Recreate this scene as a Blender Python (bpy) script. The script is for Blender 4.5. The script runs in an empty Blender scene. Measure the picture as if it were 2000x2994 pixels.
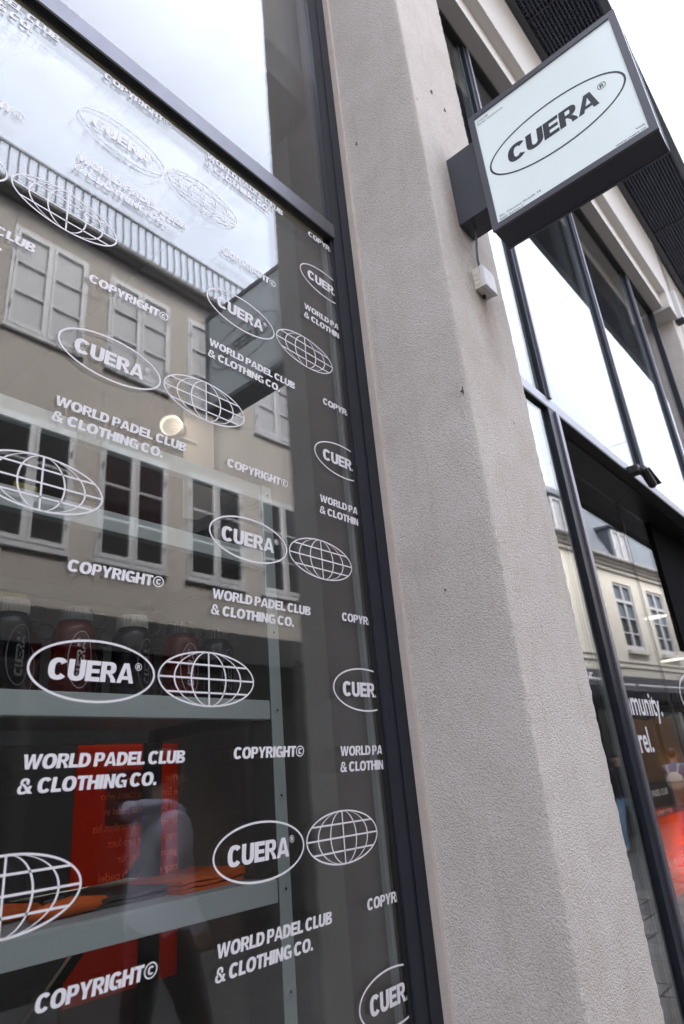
import bpy, bmesh, math, random
from mathutils import Matrix, Vector
from mathutils import noise as mnoise

random.seed(7)
R = math.radians
SC = bpy.context.scene
COL = SC.collection

# ------------------------------------------------------------------ camera
cam = bpy.data.cameras.new('camera')
cam.sensor_fit = 'VERTICAL'; cam.sensor_height = 36.0; cam.sensor_width = 24.0
cam.lens = 23.363
cam.clip_start = 0.05; cam.clip_end = 400
cam.dof.use_dof = True; cam.dof.focus_distance = 1.75; cam.dof.aperture_fstop = 4.5
co = bpy.data.objects.new('camera', cam); COL.objects.link(co)
co.matrix_world = Matrix(((0.65441514, -0.23588523, -0.7184003, 0.0),
                          (-0.75120138, -0.31118183, -0.58211885, -1.1),
                          (-0.08623988, 0.92061068, -0.38083941, 1.6),
                          (0, 0, 0, 1)))
SC.camera = co

# ------------------------------------------------------------------ sky: bright broken overcast
SUN_EL, SUN_AZ = R(50), R(20)          # soft sun from behind the shop building
world = bpy.data.worlds.new('World'); SC.world = world; world.use_nodes = True
wn = world.node_tree; wn.nodes.clear()
wo = wn.nodes.new('ShaderNodeOutputWorld'); bg = wn.nodes.new('ShaderNodeBackground')
sky = wn.nodes.new('ShaderNodeTexSky'); sky.sky_type = 'NISHITA'; sky.sun_disc = False
sky.sun_elevation = SUN_EL; sky.sun_rotation = SUN_AZ
tc = wn.nodes.new('ShaderNodeTexCoord')
mp = wn.nodes.new('ShaderNodeMapping'); mp.inputs['Scale'].default_value = (1.6, 1.6, 2.6)
cl = wn.nodes.new('ShaderNodeTexNoise'); cl.inputs['Scale'].default_value = 2.1; cl.inputs['Detail'].default_value = 7; cl.inputs['Roughness'].default_value = 0.52
rp = wn.nodes.new('ShaderNodeValToRGB')
rp.color_ramp.elements[0].position = 0.30; rp.color_ramp.elements[0].color = (0.78, 0.78, 0.78, 1)
rp.color_ramp.elements[1].position = 0.58; rp.color_ramp.elements[1].color = (1, 1, 1, 1)
mx = wn.nodes.new('ShaderNodeMix'); mx.data_type = 'RGBA'
mx.inputs[7].default_value = (9.5, 10.2, 11.9, 1)
wn.links.new(tc.outputs['Generated'], mp.inputs['Vector']); wn.links.new(mp.outputs[0], cl.inputs['Vector'])
wn.links.new(cl.outputs['Fac'], rp.inputs['Fac']); wn.links.new(rp.outputs['Color'], mx.inputs[0])
wn.links.new(sky.outputs[0], mx.inputs[6])
sep = wn.nodes.new('ShaderNodeSeparateXYZ'); wn.links.new(tc.outputs['Generated'], sep.inputs[0])
cmx = wn.nodes.new('ShaderNodeMath'); cmx.operation = 'MAXIMUM'; cmx.inputs[1].default_value = 0.0; wn.links.new(sep.outputs['Z'], cmx.inputs[0])
cie = wn.nodes.new('ShaderNodeMath'); cie.operation = 'MULTIPLY_ADD'; cie.inputs[1].default_value = 0.76; cie.inputs[2].default_value = 0.38; wn.links.new(cmx.outputs[0], cie.inputs[0])  # overcast law (1 + 2 sin e) / 3
vm = wn.nodes.new('ShaderNodeVectorMath'); vm.operation = 'SCALE'; wn.links.new(mx.outputs[2], vm.inputs[0]); wn.links.new(cie.outputs[0], vm.inputs['Scale'])
wn.links.new(vm.outputs[0], bg.inputs['Color'])
bg.inputs['Strength'].default_value = 0.096
wn.links.new(bg.outputs[0], wo.inputs['Surface'])

sun = bpy.data.lights.new('sun', 'SUN'); sun.energy = 3.0; sun.angle = R(25); sun.color = (1.0, 0.96, 0.9)
so = bpy.data.objects.new('sun', sun); COL.objects.link(so)
sd = Vector((math.sin(SUN_AZ) * math.cos(SUN_EL), math.cos(SUN_AZ) * math.cos(SUN_EL), math.sin(SUN_EL)))
so.rotation_euler = (-sd).to_track_quat('-Z', 'Y').to_euler()

SC.view_settings.view_transform = 'Standard'; SC.view_settings.look = 'None'
SC.view_settings.exposure = 2.2; SC.view_settings.gamma = 1.0
cy = SC.cycles
cy.use_denoising = True
cy.max_bounces = 12; cy.diffuse_bounces = 4; cy.glossy_bounces = 6; cy.transparent_max_bounces = 40
cy.sample_clamp_indirect = 6.0
cy.caustics_reflective = False; cy.caustics_refractive = False

# ------------------------------------------------------------------ materials
MATS = {}
def nodes(name):
    m = bpy.data.materials.new(name); m.use_nodes = True
    nt = m.node_tree
    return m, nt, nt.nodes['Principled BSDF'], nt.nodes['Material Output']

def mat(name, col, rough=0.6, var=0.12, scale=6.0, bump=0.0, bscale=60.0, metal=0.0, spec=0.5, coat=0.0):
    if name in MATS: return MATS[name]
    m, nt, b, out = nodes(name)
    t = nt.nodes.new('ShaderNodeTexCoord')
    n = nt.nodes.new('ShaderNodeTexNoise'); n.inputs['Scale'].default_value = scale; n.inputs['Detail'].default_value = 5
    nt.links.new(t.outputs['Object'], n.inputs['Vector'])
    r = nt.nodes.new('ShaderNodeMix'); r.data_type = 'RGBA'
    r.inputs[6].default_value = (*[c * (1 - var) for c in col], 1); r.inputs[7].default_value = (*[min(1, c * (1 + var)) for c in col], 1)
    nt.links.new(n.outputs['Fac'], r.inputs[0]); nt.links.new(r.outputs[2], b.inputs['Base Color'])
    b.inputs['Roughness'].default_value = rough; b.inputs['Metallic'].default_value = metal
    b.inputs['Specular IOR Level'].default_value = spec
    b.inputs['Coat Weight'].default_value = coat
    if bump:
        n2 = nt.nodes.new('ShaderNodeTexNoise'); n2.inputs['Scale'].default_value = bscale; n2.inputs['Detail'].default_value = 3
        nt.links.new(t.outputs['Object'], n2.inputs['Vector'])
        bp = nt.nodes.new('ShaderNodeBump'); bp.inputs['Strength'].default_value = bump; bp.inputs['Distance'].default_value = 0.01
        nt.links.new(n2.outputs['Fac'], bp.inputs['Height']); nt.links.new(bp.outputs[0], b.inputs['Normal'])
    MATS[name] = m
    return m

def glass_mat(name, ior=1.55, tint=(0.975, 0.98, 0.98), gl=(1, 1, 1)):
    """thin architectural glass: clear with real Fresnel reflection on each face"""
    m = bpy.data.materials.new(name); m.use_nodes = True; nt = m.node_tree; nt.nodes.clear()
    out = nt.nodes.new('ShaderNodeOutputMaterial'); mix = nt.nodes.new('ShaderNodeMixShader')
    tr = nt.nodes.new('ShaderNodeBsdfTransparent'); tr.inputs[0].default_value = (*tint, 1)
    g = nt.nodes.new('ShaderNodeBsdfGlossy'); g.inputs['Roughness'].default_value = 0.0; g.inputs[0].default_value = (*gl, 1)
    fr = nt.nodes.new('ShaderNodeFresnel'); geo = nt.nodes.new('ShaderNodeNewGeometry')
    io = nt.nodes.new('ShaderNodeMix'); io.data_type = 'FLOAT'
    io.inputs[2].default_value = ior; io.inputs[3].default_value = 1 / ior
    nt.links.new(geo.outputs['Backfacing'], io.inputs[0]); nt.links.new(io.outputs[0], fr.inputs['IOR'])
    tcn = nt.nodes.new('ShaderNodeTexCoord'); wv = nt.nodes.new('ShaderNodeTexNoise'); wv.inputs['Scale'].default_value = 1.7; wv.inputs['Detail'].default_value = 1
    nt.links.new(tcn.outputs['Object'], wv.inputs['Vector']); bw = nt.nodes.new('ShaderNodeBump'); bw.inputs['Strength'].default_value = 1.0; bw.inputs['Distance'].default_value = 0.00010
    nt.links.new(wv.outputs['Fac'], bw.inputs['Height']); nt.links.new(bw.outputs[0], g.inputs['Normal'])
    nt.links.new(fr.outputs[0], mix.inputs[0]); nt.links.new(tr.outputs[0], mix.inputs[1]); nt.links.new(g.outputs[0], mix.inputs[2])
    nt.links.new(mix.outputs[0], out.inputs['Surface'])
    MATS[name] = m
    return m

def emit_mat(name, col, s):
    m = bpy.data.materials.new(name); m.use_nodes = True; nt = m.node_tree; nt.nodes.clear()
    out = nt.nodes.new('ShaderNodeOutputMaterial'); e = nt.nodes.new('ShaderNodeEmission')
    e.inputs[0].default_value = (*col, 1); e.inputs[1].default_value = s
    nt.links.new(e.outputs[0], out.inputs[0]); MATS[name] = m
    return m

def stucco_mat():
    m, nt, b, out = nodes('render_stucco')
    L = nt.links.new
    t = nt.nodes.new('ShaderNodeTexCoord')
    def noise(scale, detail=4, rough=0.55, vec=None):
        n = nt.nodes.new('ShaderNodeTexNoise'); n.inputs['Scale'].default_value = scale; n.inputs['Detail'].default_value = detail
        n.inputs['Roughness'].default_value = rough; L(vec or t.outputs['Object'], n.inputs['Vector']); return n.outputs['Fac']
    def ramp(src, p0, c0, p1, c1):
        r = nt.nodes.new('ShaderNodeValToRGB'); e = r.color_ramp.elements
        e[0].position = p0; e[0].color = (*c0, 1); e[1].position = p1; e[1].color = (*c1, 1); L(src, r.inputs[0]); return r.outputs[0]
    def mul(a, c):
        x = nt.nodes.new('ShaderNodeMix'); x.data_type = 'RGBA'; x.blend_type = 'MULTIPLY'; x.inputs[0].default_value = 1
        L(a, x.inputs[6]); L(c, x.inputs[7]); return x.outputs[2]
    g = lambda v: (v, v, v)
    base = ramp(noise(2.2, 4), 0.35, (0.715, 0.658, 0.622), 0.65, (0.775, 0.725, 0.692))
    base = mul(base, ramp(noise(9, 5), 0.30, (0.93, 0.92, 0.905), 0.6, g(1.0)))
    base = mul(base, ramp(noise(270, 2), 0.30, (0.76, 0.745, 0.73), 0.54, g(1.0)))
    stv = nt.nodes.new('ShaderNodeMapping'); stv.inputs['Scale'].default_value = (1, 1, 0.07); L(t.outputs['Object'], stv.inputs['Vector'])
    base = mul(base, ramp(noise(26, 5, 0.6, stv.outputs[0]), 0.26, (0.93, 0.915, 0.895), 0.44, g(1.0)))   # rain streaks
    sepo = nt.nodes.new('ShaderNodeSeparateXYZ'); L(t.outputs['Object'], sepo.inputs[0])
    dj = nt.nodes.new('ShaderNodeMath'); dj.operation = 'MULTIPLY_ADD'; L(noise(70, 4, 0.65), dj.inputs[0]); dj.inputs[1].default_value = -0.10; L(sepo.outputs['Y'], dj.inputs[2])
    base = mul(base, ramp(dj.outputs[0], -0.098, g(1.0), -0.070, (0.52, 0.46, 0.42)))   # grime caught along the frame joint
    # small pock marks
    v = nt.nodes.new('ShaderNodeTexVoronoi'); v.inputs['Scale'].default_value = 7.5; v.inputs['Randomness'].default_value = 1
    L(t.outputs['Object'], v.inputs['Vector'])
    ds = nt.nodes.new('ShaderNodeMath'); ds.operation = 'ADD'; L(v.outputs['Distance'], ds.inputs[0])
    sc = nt.nodes.new('ShaderNodeMath'); sc.operation = 'MULTIPLY'; sc.inputs[1].default_value = 0.16; L(noise(60, 3), sc.inputs[0]); L(sc.outputs[0], ds.inputs[1])
    base = mul(base, ramp(ds.outputs[0], 0.105, (0.34, 0.30, 0.27), 0.125, g(1.0)))
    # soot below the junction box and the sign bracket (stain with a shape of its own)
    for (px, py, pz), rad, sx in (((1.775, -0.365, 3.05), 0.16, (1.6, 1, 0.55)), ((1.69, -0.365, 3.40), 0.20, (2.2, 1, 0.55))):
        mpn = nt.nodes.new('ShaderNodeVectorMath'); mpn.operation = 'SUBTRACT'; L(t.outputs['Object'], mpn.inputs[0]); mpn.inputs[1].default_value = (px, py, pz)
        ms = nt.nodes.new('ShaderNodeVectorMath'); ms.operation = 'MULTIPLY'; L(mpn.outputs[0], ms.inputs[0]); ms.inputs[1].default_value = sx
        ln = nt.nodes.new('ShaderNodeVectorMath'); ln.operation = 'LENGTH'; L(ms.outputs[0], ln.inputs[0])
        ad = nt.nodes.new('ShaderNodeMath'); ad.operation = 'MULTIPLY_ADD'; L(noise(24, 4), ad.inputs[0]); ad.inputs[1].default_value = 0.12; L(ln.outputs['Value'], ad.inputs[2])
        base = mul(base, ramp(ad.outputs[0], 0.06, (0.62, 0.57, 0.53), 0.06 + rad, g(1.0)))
    L(base, b.inputs['Base Color']); b.inputs['Roughness'].default_value = 0.92; b.inputs['Specular IOR Level'].default_value = 0.2
    mpv = nt.nodes.new('ShaderNodeMapping'); mpv.inputs['Scale'].default_value = (1, 1, 1.25); L(t.outputs['Object'], mpv.inputs['Vector'])
    h1 = noise(270, 2, 0.6); h2 = noise(120, 2)
    hs = nt.nodes.new('ShaderNodeMath'); hs.operation = 'MULTIPLY_ADD'; L(h2, hs.inputs[0]); hs.inputs[1].default_value = 0.45; L(h1, hs.inputs[2])
    bp = nt.nodes.new('ShaderNodeBump'); bp.inputs['Strength'].default_value = 0.9; bp.inputs['Distance'].default_value = 0.0050
    L(hs.outputs[0], bp.inputs['Height']); L(bp.outputs[0], b.inputs['Normal'])
    MATS['render_stucco'] = m
    return m

def paving_mat(name, a, c):
    m, nt, b, out = nodes(name); L = nt.links.new
    t = nt.nodes.new('ShaderNodeTexCoord')
    n = nt.nodes.new('ShaderNodeTexNoise'); n.inputs['Scale'].default_value = 5; n.inputs['Detail'].default_value = 8; L(t.outputs['Object'], n.inputs[0])
    oi = nt.nodes.new('ShaderNodeObjectInfo')
    ad = nt.nodes.new('ShaderNodeMath'); ad.operation = 'MULTIPLY_ADD'; L(oi.outputs['Random'], ad.inputs[0]); ad.inputs[1].default_value = 0.5; L(n.outputs[0], ad.inputs[2])
    r = nt.nodes.new('ShaderNodeValToRGB'); e = r.color_ramp.elements; e[0].position = 0.45; e[0].color = (*a, 1); e[1].position = 1.05; e[1].color = (*c, 1)
    L(ad.outputs[0], r.inputs[0]); L(r.outputs[0], b.inputs['Base Color']); b.inputs['Roughness'].default_value = 0.8
    MATS[name] = m; return m

def acrylic_mat(name, tint, glow, op=0.55):
    m = bpy.data.materials.new(name); m.use_nodes = True; nt = m.node_tree; nt.nodes.clear(); L = nt.links.new
    out = nt.nodes.new('ShaderNodeOutputMaterial')
    tr = nt.nodes.new('ShaderNodeBsdfTransparent'); tr.inputs[0].default_value = (*tint, 1)
    df = nt.nodes.new('ShaderNodeBsdfDiffuse'); df.inputs[0].default_value = (*glow, 1)
    tl = nt.nodes.new('ShaderNodeBsdfTranslucent'); tl.inputs[0].default_value = (*glow, 1)
    m1 = nt.nodes.new('ShaderNodeMixShader'); m1.inputs[0].default_value = op; L(tr.outputs[0], m1.inputs[1]); m0 = nt.nodes.new('ShaderNodeMixShader'); m0.inputs[0].default_value = 0.5; L(df.outputs[0], m0.inputs[1]); L(tl.outputs[0], m0.inputs[2]); L(m0.outputs[0], m1.inputs[2])
    g = nt.nodes.new('ShaderNodeBsdfGlossy'); g.inputs['Roughness'].default_value = 0.02
    lw = nt.nodes.new('ShaderNodeFresnel'); lw.inputs[0].default_value = 1.35
    m2 = nt.nodes.new('ShaderNodeMixShader'); L(lw.outputs[0], m2.inputs[0]); L(m1.outputs[0], m2.inputs[1]); L(g.outputs[0], m2.inputs[2])
    L(m2.outputs[0], out.inputs[0]); MATS[name] = m; return m

STUCCO = stucco_mat()
GLASS = glass_mat('window_glass', 1.62)
GLASS_IN = glass_mat('inner_glass', 1.34)
GLASS_SKY = glass_mat('entrance_upper_glass', 1.36)
GLASS_ONE = glass_mat('clear_glass', 1.55)
VINYL = mat('white_vinyl', (0.83, 0.82, 0.87), 0.35, 0.03, 3)
ALU = mat('anthracite_frame', (0.017, 0.020, 0.032), 0.42, 0.30, 14, 0.05, 300, spec=0.3)
BLACK = mat('black_gasket', (0.008, 0.008, 0.009), 0.6, 0.1)
SPACER = mat('spacer_bar', (0.42, 0.38, 0.25), 0.5, 0.1)
SEAL = mat('beige_sealant', (0.56, 0.49, 0.45), 0.8, 0.12, 20, 0.15, 90)
FACADE = mat('facade_paint', (0.66, 0.63, 0.60), 0.85, 0.05, 3, 0.2, 120)
STEEL = mat('rack_steel', (0.44, 0.50, 0.50), 0.45, 0.04, 5)
DARKWALL = mat('dark_wall', (0.028, 0.023, 0.022), 0.9, 0.3, 2)
LININGDARK = mat('dark_lining', (0.030, 0.030, 0.032), 0.6, 0.1, 4)
LININGGREY = mat('grey_lining', (0.11, 0.113, 0.113), 0.8, 0.06, 4)
WHITEPAINT = mat('white_paint', (0.74, 0.74, 0.76), 0.5, 0.05, 6)

# ------------------------------------------------------------------ mesh builder
class MB:
    def __init__(s): s.v = []; s.f = []; s.m = []
    def add(s, vs, fs, mi=0):
        o = len(s.v); s.v += [tuple(v) for v in vs]; s.f += [tuple(i + o for i in f) for f in fs]; s.m += [mi] * len(fs); return s
    def box(s, x0, x1, y0, y1, z0, z1, mi=0):
        v = [(x, y, z) for z in (z0, z1) for y in (y0, y1) for x in (x0, x1)]
        return s.add(v, [(0, 2, 3, 1), (4, 5, 7, 6), (0, 1, 5, 4), (2, 6, 7, 3), (0, 4, 6, 2), (1, 3, 7, 5)], mi)
    def bevel_box(s, x0, x1, y0, y1, z0, z1, b=0.003, mi=0):
        bm = bmesh.new(); bmesh.ops.create_cube(bm, size=1)
        for v in bm.verts: v.co = Vector(((x0 + x1) / 2 + v.co.x * (x1 - x0), (y0 + y1) / 2 + v.co.y * (y1 - y0), (z0 + z1) / 2 + v.co.z * (z1 - z0)))
        bmesh.ops.bevel(bm, geom=bm.edges[:], offset=b, segments=2, affect='EDGES', profile=0.7)
        bm.verts.index_update(); s.add([v.co for v in bm.verts], [[v.index for v in f.verts] for f in bm.faces], mi); bm.free(); return s
    def prism(s, poly, axis, a, b, mi=0):
        """poly: 2-D outline; axis: 'x','y','z' extrusion from a to b (outline = remaining axes in xyz order)"""
        def P(p, t):
            return (t, p[0], p[1]) if axis == 'x' else (p[0], t, p[1]) if axis == 'y' else (p[0], p[1], t)
        n = len(poly); v = [P(p, a) for p in poly] + [P(p, b) for p in poly]
        return s.add(v, [tuple(range(n - 1, -1, -1)), tuple(range(n, 2 * n))] + [(i, (i + 1) % n, n + (i + 1) % n, n + i) for i in range(n)], mi)
    def tube(s, pts, r, n=8, mi=0, cap=True):
        pts = [Vector(p) for p in pts]; rs = r if isinstance(r, (list, tuple)) else [r] * len(pts); v = []; f = []
        for i, p in enumerate(pts):
            d = (pts[min(i + 1, len(pts) - 1)] - pts[max(i - 1, 0)]).normalized()
            u = d.orthogonal().normalized() if i == 0 else (u - d * u.dot(d)).normalized()
            w = d.cross(u)
            v += [p + (u * math.cos(2 * math.pi * k / n) + w * math.sin(2 * math.pi * k / n)) * rs[i] for k in range(n)]
        for i in range(len(pts) - 1):
            f += [(i * n + k, i * n + (k + 1) % n, (i + 1) * n + (k + 1) % n, (i + 1) * n + k) for k in range(n)]
        if cap: f += [tuple(range(n - 1, -1, -1)), tuple(range((len(pts) - 1) * n, len(pts) * n))]
        return s.add(v, f, mi)
    def lathe(s, prof, n=24, c=(0, 0, 0), mi=0, capb=True, capt=True):
        v = [(c[0] + r * math.cos(2 * math.pi * k / n), c[1] + r * math.sin(2 * math.pi * k / n), c[2] + z) for r, z in prof for k in range(n)]
        f = [(i * n + k, i * n + (k + 1) % n, (i + 1) * n + (k + 1) % n, (i + 1) * n + k) for i in range(len(prof) - 1) for k in range(n)]
        if capb: f.append(tuple(range(n - 1, -1, -1)))
        if capt: f.append(tuple(range((len(prof) - 1) * n, len(prof) * n)))
        return s.add(v, f, mi)
    def xf(s, M):
        s.v = [tuple(M @ Vector(v)) for v in s.v]; return s
    def mesh(s, name, mats):
        me = bpy.data.meshes.new(name); me.from_pydata(s.v, [], s.f)
        for m in (mats if isinstance(mats, (list, tuple)) else [mats]): me.materials.append(m)
        if any(s.m): me.polygons.foreach_set('material_index', s.m)
        me.update(); return me
    def build(s, name, mats, parent=None, smooth=False):
        me = s.mesh(name, mats)
        if smooth: me.polygons.foreach_set('use_smooth', [True] * len(me.polygons))
        return link(bpy.data.objects.new(name, me), parent)

def link(o, parent=None):
    COL.objects.link(o)
    if parent: o.parent = parent
    return o
def tag(o, label=None, cat=None, group=None, kind=None):
    for k, v in (('label', label), ('category', cat), ('group', group), ('kind', kind)):
        if v: o[k] = v
    return o
def thing(name, label, cat, group=None, loc=(0, 0, 0), rz=0):
    o = bpy.data.objects.new(name, None); COL.objects.link(o); o.location = loc; o.rotation_euler = (0, 0, rz); o.empty_display_size = 0.1
    return tag(o, label, cat, group)
def bx(name, m, parent, *b): return MB().box(*b).build(name, m, parent)
def bbx(name, m, parent, *b, bev=0.003): return MB().bevel_box(*b, b=bev).build(name, m, parent)
def inst(o, parent, loc=(0, 0, 0), rz=None, scale=None):
    c = o.copy(); COL.objects.link(c); c.parent = parent; c.location = loc
    if rz is not None: c.rotation_euler = (0, 0, rz)
    if scale: c.scale = scale
    return c

# ------------------------------------------------------------------ lettering: a heavy grotesque drawn as outlines (cap height 1)
S_, T_ = 0.285, 0.215
def band(cx, cy, rx, ry, tx, ty, a0, a1, n=14, pw=2.35):
    def pt(a, x, y):
        c, s = math.cos(a), math.sin(a)
        return (cx + x * math.copysign(abs(c) ** (2 / pw), c), cy + y * math.copysign(abs(s) ** (2 / pw), s))
    out = []
    for i in range(n):
        u, w = R(a0 + (a1 - a0) * i / n), R(a0 + (a1 - a0) * (i + 1) / n)
        out.append([pt(u, rx, ry), pt(w, rx, ry), pt(w, rx - tx, ry - ty), pt(u, rx - tx, ry - ty)])
    return out
def rc(x0, y0, x1, y1): return [(x0, y0), (x1, y0), (x1, y1), (x0, y1)]
def bowl(w, y0, y1, cx=0.40, t=T_):
    ym, ry = (y0 + y1) / 2, (y1 - y0) / 2
    return [rc(S_, y1 - t, cx, y1), rc(S_, y0, cx, y0 + t)] + band(cx, ym, w - cx, ry, S_, t, -90, 90, 12)
def ring(cx, cy, r, t, n=28):
    return [[(cx + a * math.cos(p), cy + a * math.sin(p)) for a, p in ((r, 2 * math.pi * i / n), (r, 2 * math.pi * (i + 1) / n), (r - t, 2 * math.pi * (i + 1) / n), (r - t, 2 * math.pi * i / n))] for i in range(n)]
def sub(polys, s, dx, dy): return [[(x * s + dx, y * s + dy) for x, y in p] for p in polys]
G = {}
G['C'] = (0.91, band(0.465, 0.5, 0.465, 0.52, S_ + .02, T_, 38, 322, 22))
G['O'] = (0.98, band(0.49, 0.5, 0.49, 0.52, S_ + .02, T_, 0, 360, 28))
G['U'] = (0.84, [rc(0, .36, S_, 1), rc(.84 - S_, .36, .84, 1)] + band(.42, .36, .42, .38, S_, T_, 180, 360, 14))
G['E'] = (0.73, [rc(0, 0, S_, 1), rc(S_, 0, .73, T_), rc(S_, .40, .69, .40 + T_ * .92), rc(S_, 1 - T_, .72, 1)])
G['L'] = (0.67, [rc(0, 0, S_, 1), rc(S_, 0, .67, T_)])
G['T'] = (0.74, [rc(0, 1 - T_, .74, 1), rc(.37 - S_ / 2, 0, .37 + S_ / 2, 1 - T_)])
G['H'] = (0.84, [rc(0, 0, S_, 1), rc(.84 - S_, 0, .84, 1), rc(S_, .41, .84 - S_, .41 + T_)])
G['I'] = (S_ + .01, [rc(0, 0, S_, 1)])
G['N'] = (0.84, [rc(0, 0, S_, 1), rc(.84 - S_, 0, .84, 1), [(S_, 1), (S_, .58), (.84 - S_, 0), (.84 - S_, .42)]])
xl = lambda y: .25 + .21 * y / .76
G['A'] = (0.93, [[(0, 0), (.25, 0), (.465, .76), (.465, 1), (.32, 1)], [(.93, 0), (.61, 1), (.465, 1), (.465, .76), (.68, 0)],
                 [(xl(.17), .17), (.93 - xl(.17), .17), (.93 - xl(.35), .35), (xl(.35), .35)]])
G['W'] = (1.28, [[(0, 1), (.25, 1), (.39, .36), (.52, 1), (.76, 1), (.89, .36), (1.03, 1), (1.28, 1), (1.03, 0), (.77, 0), (.64, .60), (.51, 0), (.25, 0)]])
G['Y'] = (0.86, [[(0, 1), (.27, 1), (.43, .62), (.59, 1), (.86, 1), (.43 + S_ / 2, .40), (.43 + S_ / 2, 0), (.43 - S_ / 2, 0), (.43 - S_ / 2, .40)]])
G['D'] = (0.86, [rc(0, 0, S_, 1)] + bowl(.86, 0, 1, .36))
G['P'] = (0.78, [rc(0, 0, S_, 1)] + bowl(.78, .36, 1, .44, .18))
G['R'] = (0.83, [rc(0, 0, S_, 1)] + bowl(.79, .40, 1, .46, .18) + [[(.36, .40), (.60, .40), (.79, .15), (.83, 0), (.56, 0), (.53, .18)]])
G['B'] = (0.83, [rc(0, 0, S_, 1)] + bowl(.78, .535, 1, .45, .165) + bowl(.83, 0, .53, .47, .175))
G['G'] = (0.90, band(0.45, 0.5, 0.45, 0.52, S_ + .02, T_, 38, 300, 20) + [[(.47, .53), (.90, .53), (.90, 0), (.73, 0), (.70, .10), (.655, .20), (.655, .37), (.47, .37)]])
G['&'] = (0.98, band(.40, .74, .29, .28, .20, .16, -35, 235, 16) + band(.36, .29, .36, .31, .22, .17, 120, 330, 14) +
          [[(.20, .68), (.44, .62), (1.0, 0), (.70, 0)], [(.68, .50), (.90, .50), (.78, .16), (.62, .10)]])
G['.'] = (0.26, [rc(0, 0, .25, .24)])
G['copy'] = (1.02, ring(.51, .5, .52, .10) + sub(G['C'][1], .52, .285, .24))
G['reg'] = (1.02, ring(.51, .5, .52, .085) + sub(G['R'][1], .56, .27, .22))
G['/A'] = (0.86, [[(0, 0), (.22, 0), (.43, .74), (.64, 0), (.86, 0), (.54, 1), (.32, 1)]])

def layout(txt, space=0.075, word=0.30):
    """polygons of a line of lettering, cap height 1, starting at x = 0"""
    x = 0; out = []
    for ch in txt:
        if ch == ' ': x += word; continue
        w, ps = G[{'©': 'copy', '®': 'reg'}.get(ch, ch)]
        out += [[(px + x, py) for px, py in p] for p in ps]; x += w + space
    return out, x - space
def fit(txt, x0, x1, z0, h, slant=0.2, space=0.075, word=0.3):
    ps, w = layout(txt, space, word); k = (x1 - x0 - slant * h) / w
    return [[(x0 + px * k + slant * h * py, z0 + py * h) for px, py in p] for p in ps]
def ell(cx, cz, rx, rz, t, n=56):
    return [[(cx + (rx - a) * math.cos(p), cz + (rz - a) * math.sin(p)) for a, p in ((0, 2 * math.pi * i / n), (0, 2 * math.pi * (i + 1) / n), (t, 2 * math.pi * (i + 1) / n), (t, 2 * math.pi * i / n))] for i in range(n)]
def logo(w, h, t):
    """oval with the lettering, centred on 0,0"""
    k = w / 0.245
    return ell(0, 0, w / 2, h / 2, t) + fit('CUERA', -0.088 * k, 0.079 * k, -0.0180 * k, 0.0360 * k, 0.09, 0.03) + sub(G['reg'][1], 0.0135 * k, 0.0795 * k, 0.0065 * k)
def globe(w, h, t):
    out = ell(0, 0, w / 2, h / 2, t) + [rc(-t / 2, -h / 2 + t, t / 2, h / 2 - t)]
    for q in (0.36, 0.69):
        for sgn in (-1, 1):
            n = 26
            for i in range(n):
                a0, a1 = -math.pi / 2 + math.pi * i / n, -math.pi / 2 + math.pi * (i + 1) / n
                P = lambda a, d: (sgn * (w / 2 * q * math.cos(a) + d), (h / 2 - t / 2) * math.sin(a))
                out.append([P(a0, t / 2), P(a1, t / 2), P(a1, -t / 2), P(a0, -t / 2)])
    for zz in (-0.5, 0, 0.5):
        L_ = w / 2 * math.sqrt(1 - zz * zz) - t
        out.append(rc(-L_, zz * h / 2 - t / 2, L_, zz * h / 2 + t / 2))
    return out
def flat(name, polys, m, depth=0.00003):
    """flat print facing -Y; pieces that cross are a hair apart"""
    mb = MB()
    for i, p in enumerate(polys):
        a = sum(p[j][0] * p[(j + 1) % len(p)][1] - p[(j + 1) % len(p)][0] * p[j][1] for j in range(len(p)))
        q = p if a > 0 else p[::-1]
        mb.add([(x, -(i % 7) * depth, z) for x, z in q], [tuple(range(len(q)))])
    return mb.mesh(name, m)
_font_cache = {}
def font_polys(txt, bold=0.012, space=1.0):
    """small lettering in the built-in typeface -> (triangles, width), cap height about 1"""
    key = (txt, bold, space)
    if key in _font_cache: return _font_cache[key]
    cu = bpy.data.curves.new('lettering', 'FONT'); cu.body = txt; cu.size = 1.44; cu.offset = bold; cu.resolution_u = 3; cu.space_character = space
    o = bpy.data.objects.new('lettering', cu); COL.objects.link(o)
    dg = bpy.context.evaluated_depsgraph_get(); me = bpy.data.meshes.new_from_object(o.evaluated_get(dg))
    vs = [(v.co.x, v.co.y) for v in me.vertices]; ps = [[vs[i] for i in p.vertices] for p in me.polygons]
    x0 = min(v[0] for v in vs); x1 = max(v[0] for v in vs)
    bpy.data.objects.remove(o); bpy.data.curves.remove(cu); bpy.data.meshes.remove(me)
    _font_cache[key] = ([[(x - x0, y) for x, y in p] for p in ps], x1 - x0)
    return _font_cache[key]
def ffit(txt, x0, x1, z0, h, bold=0.012, space=1.0):
    ps, w = font_polys(txt, bold, space); k = (x1 - x0) / w
    return [[(x0 + x * k, z0 + y * h) for x, y in p] for p in ps]

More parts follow.
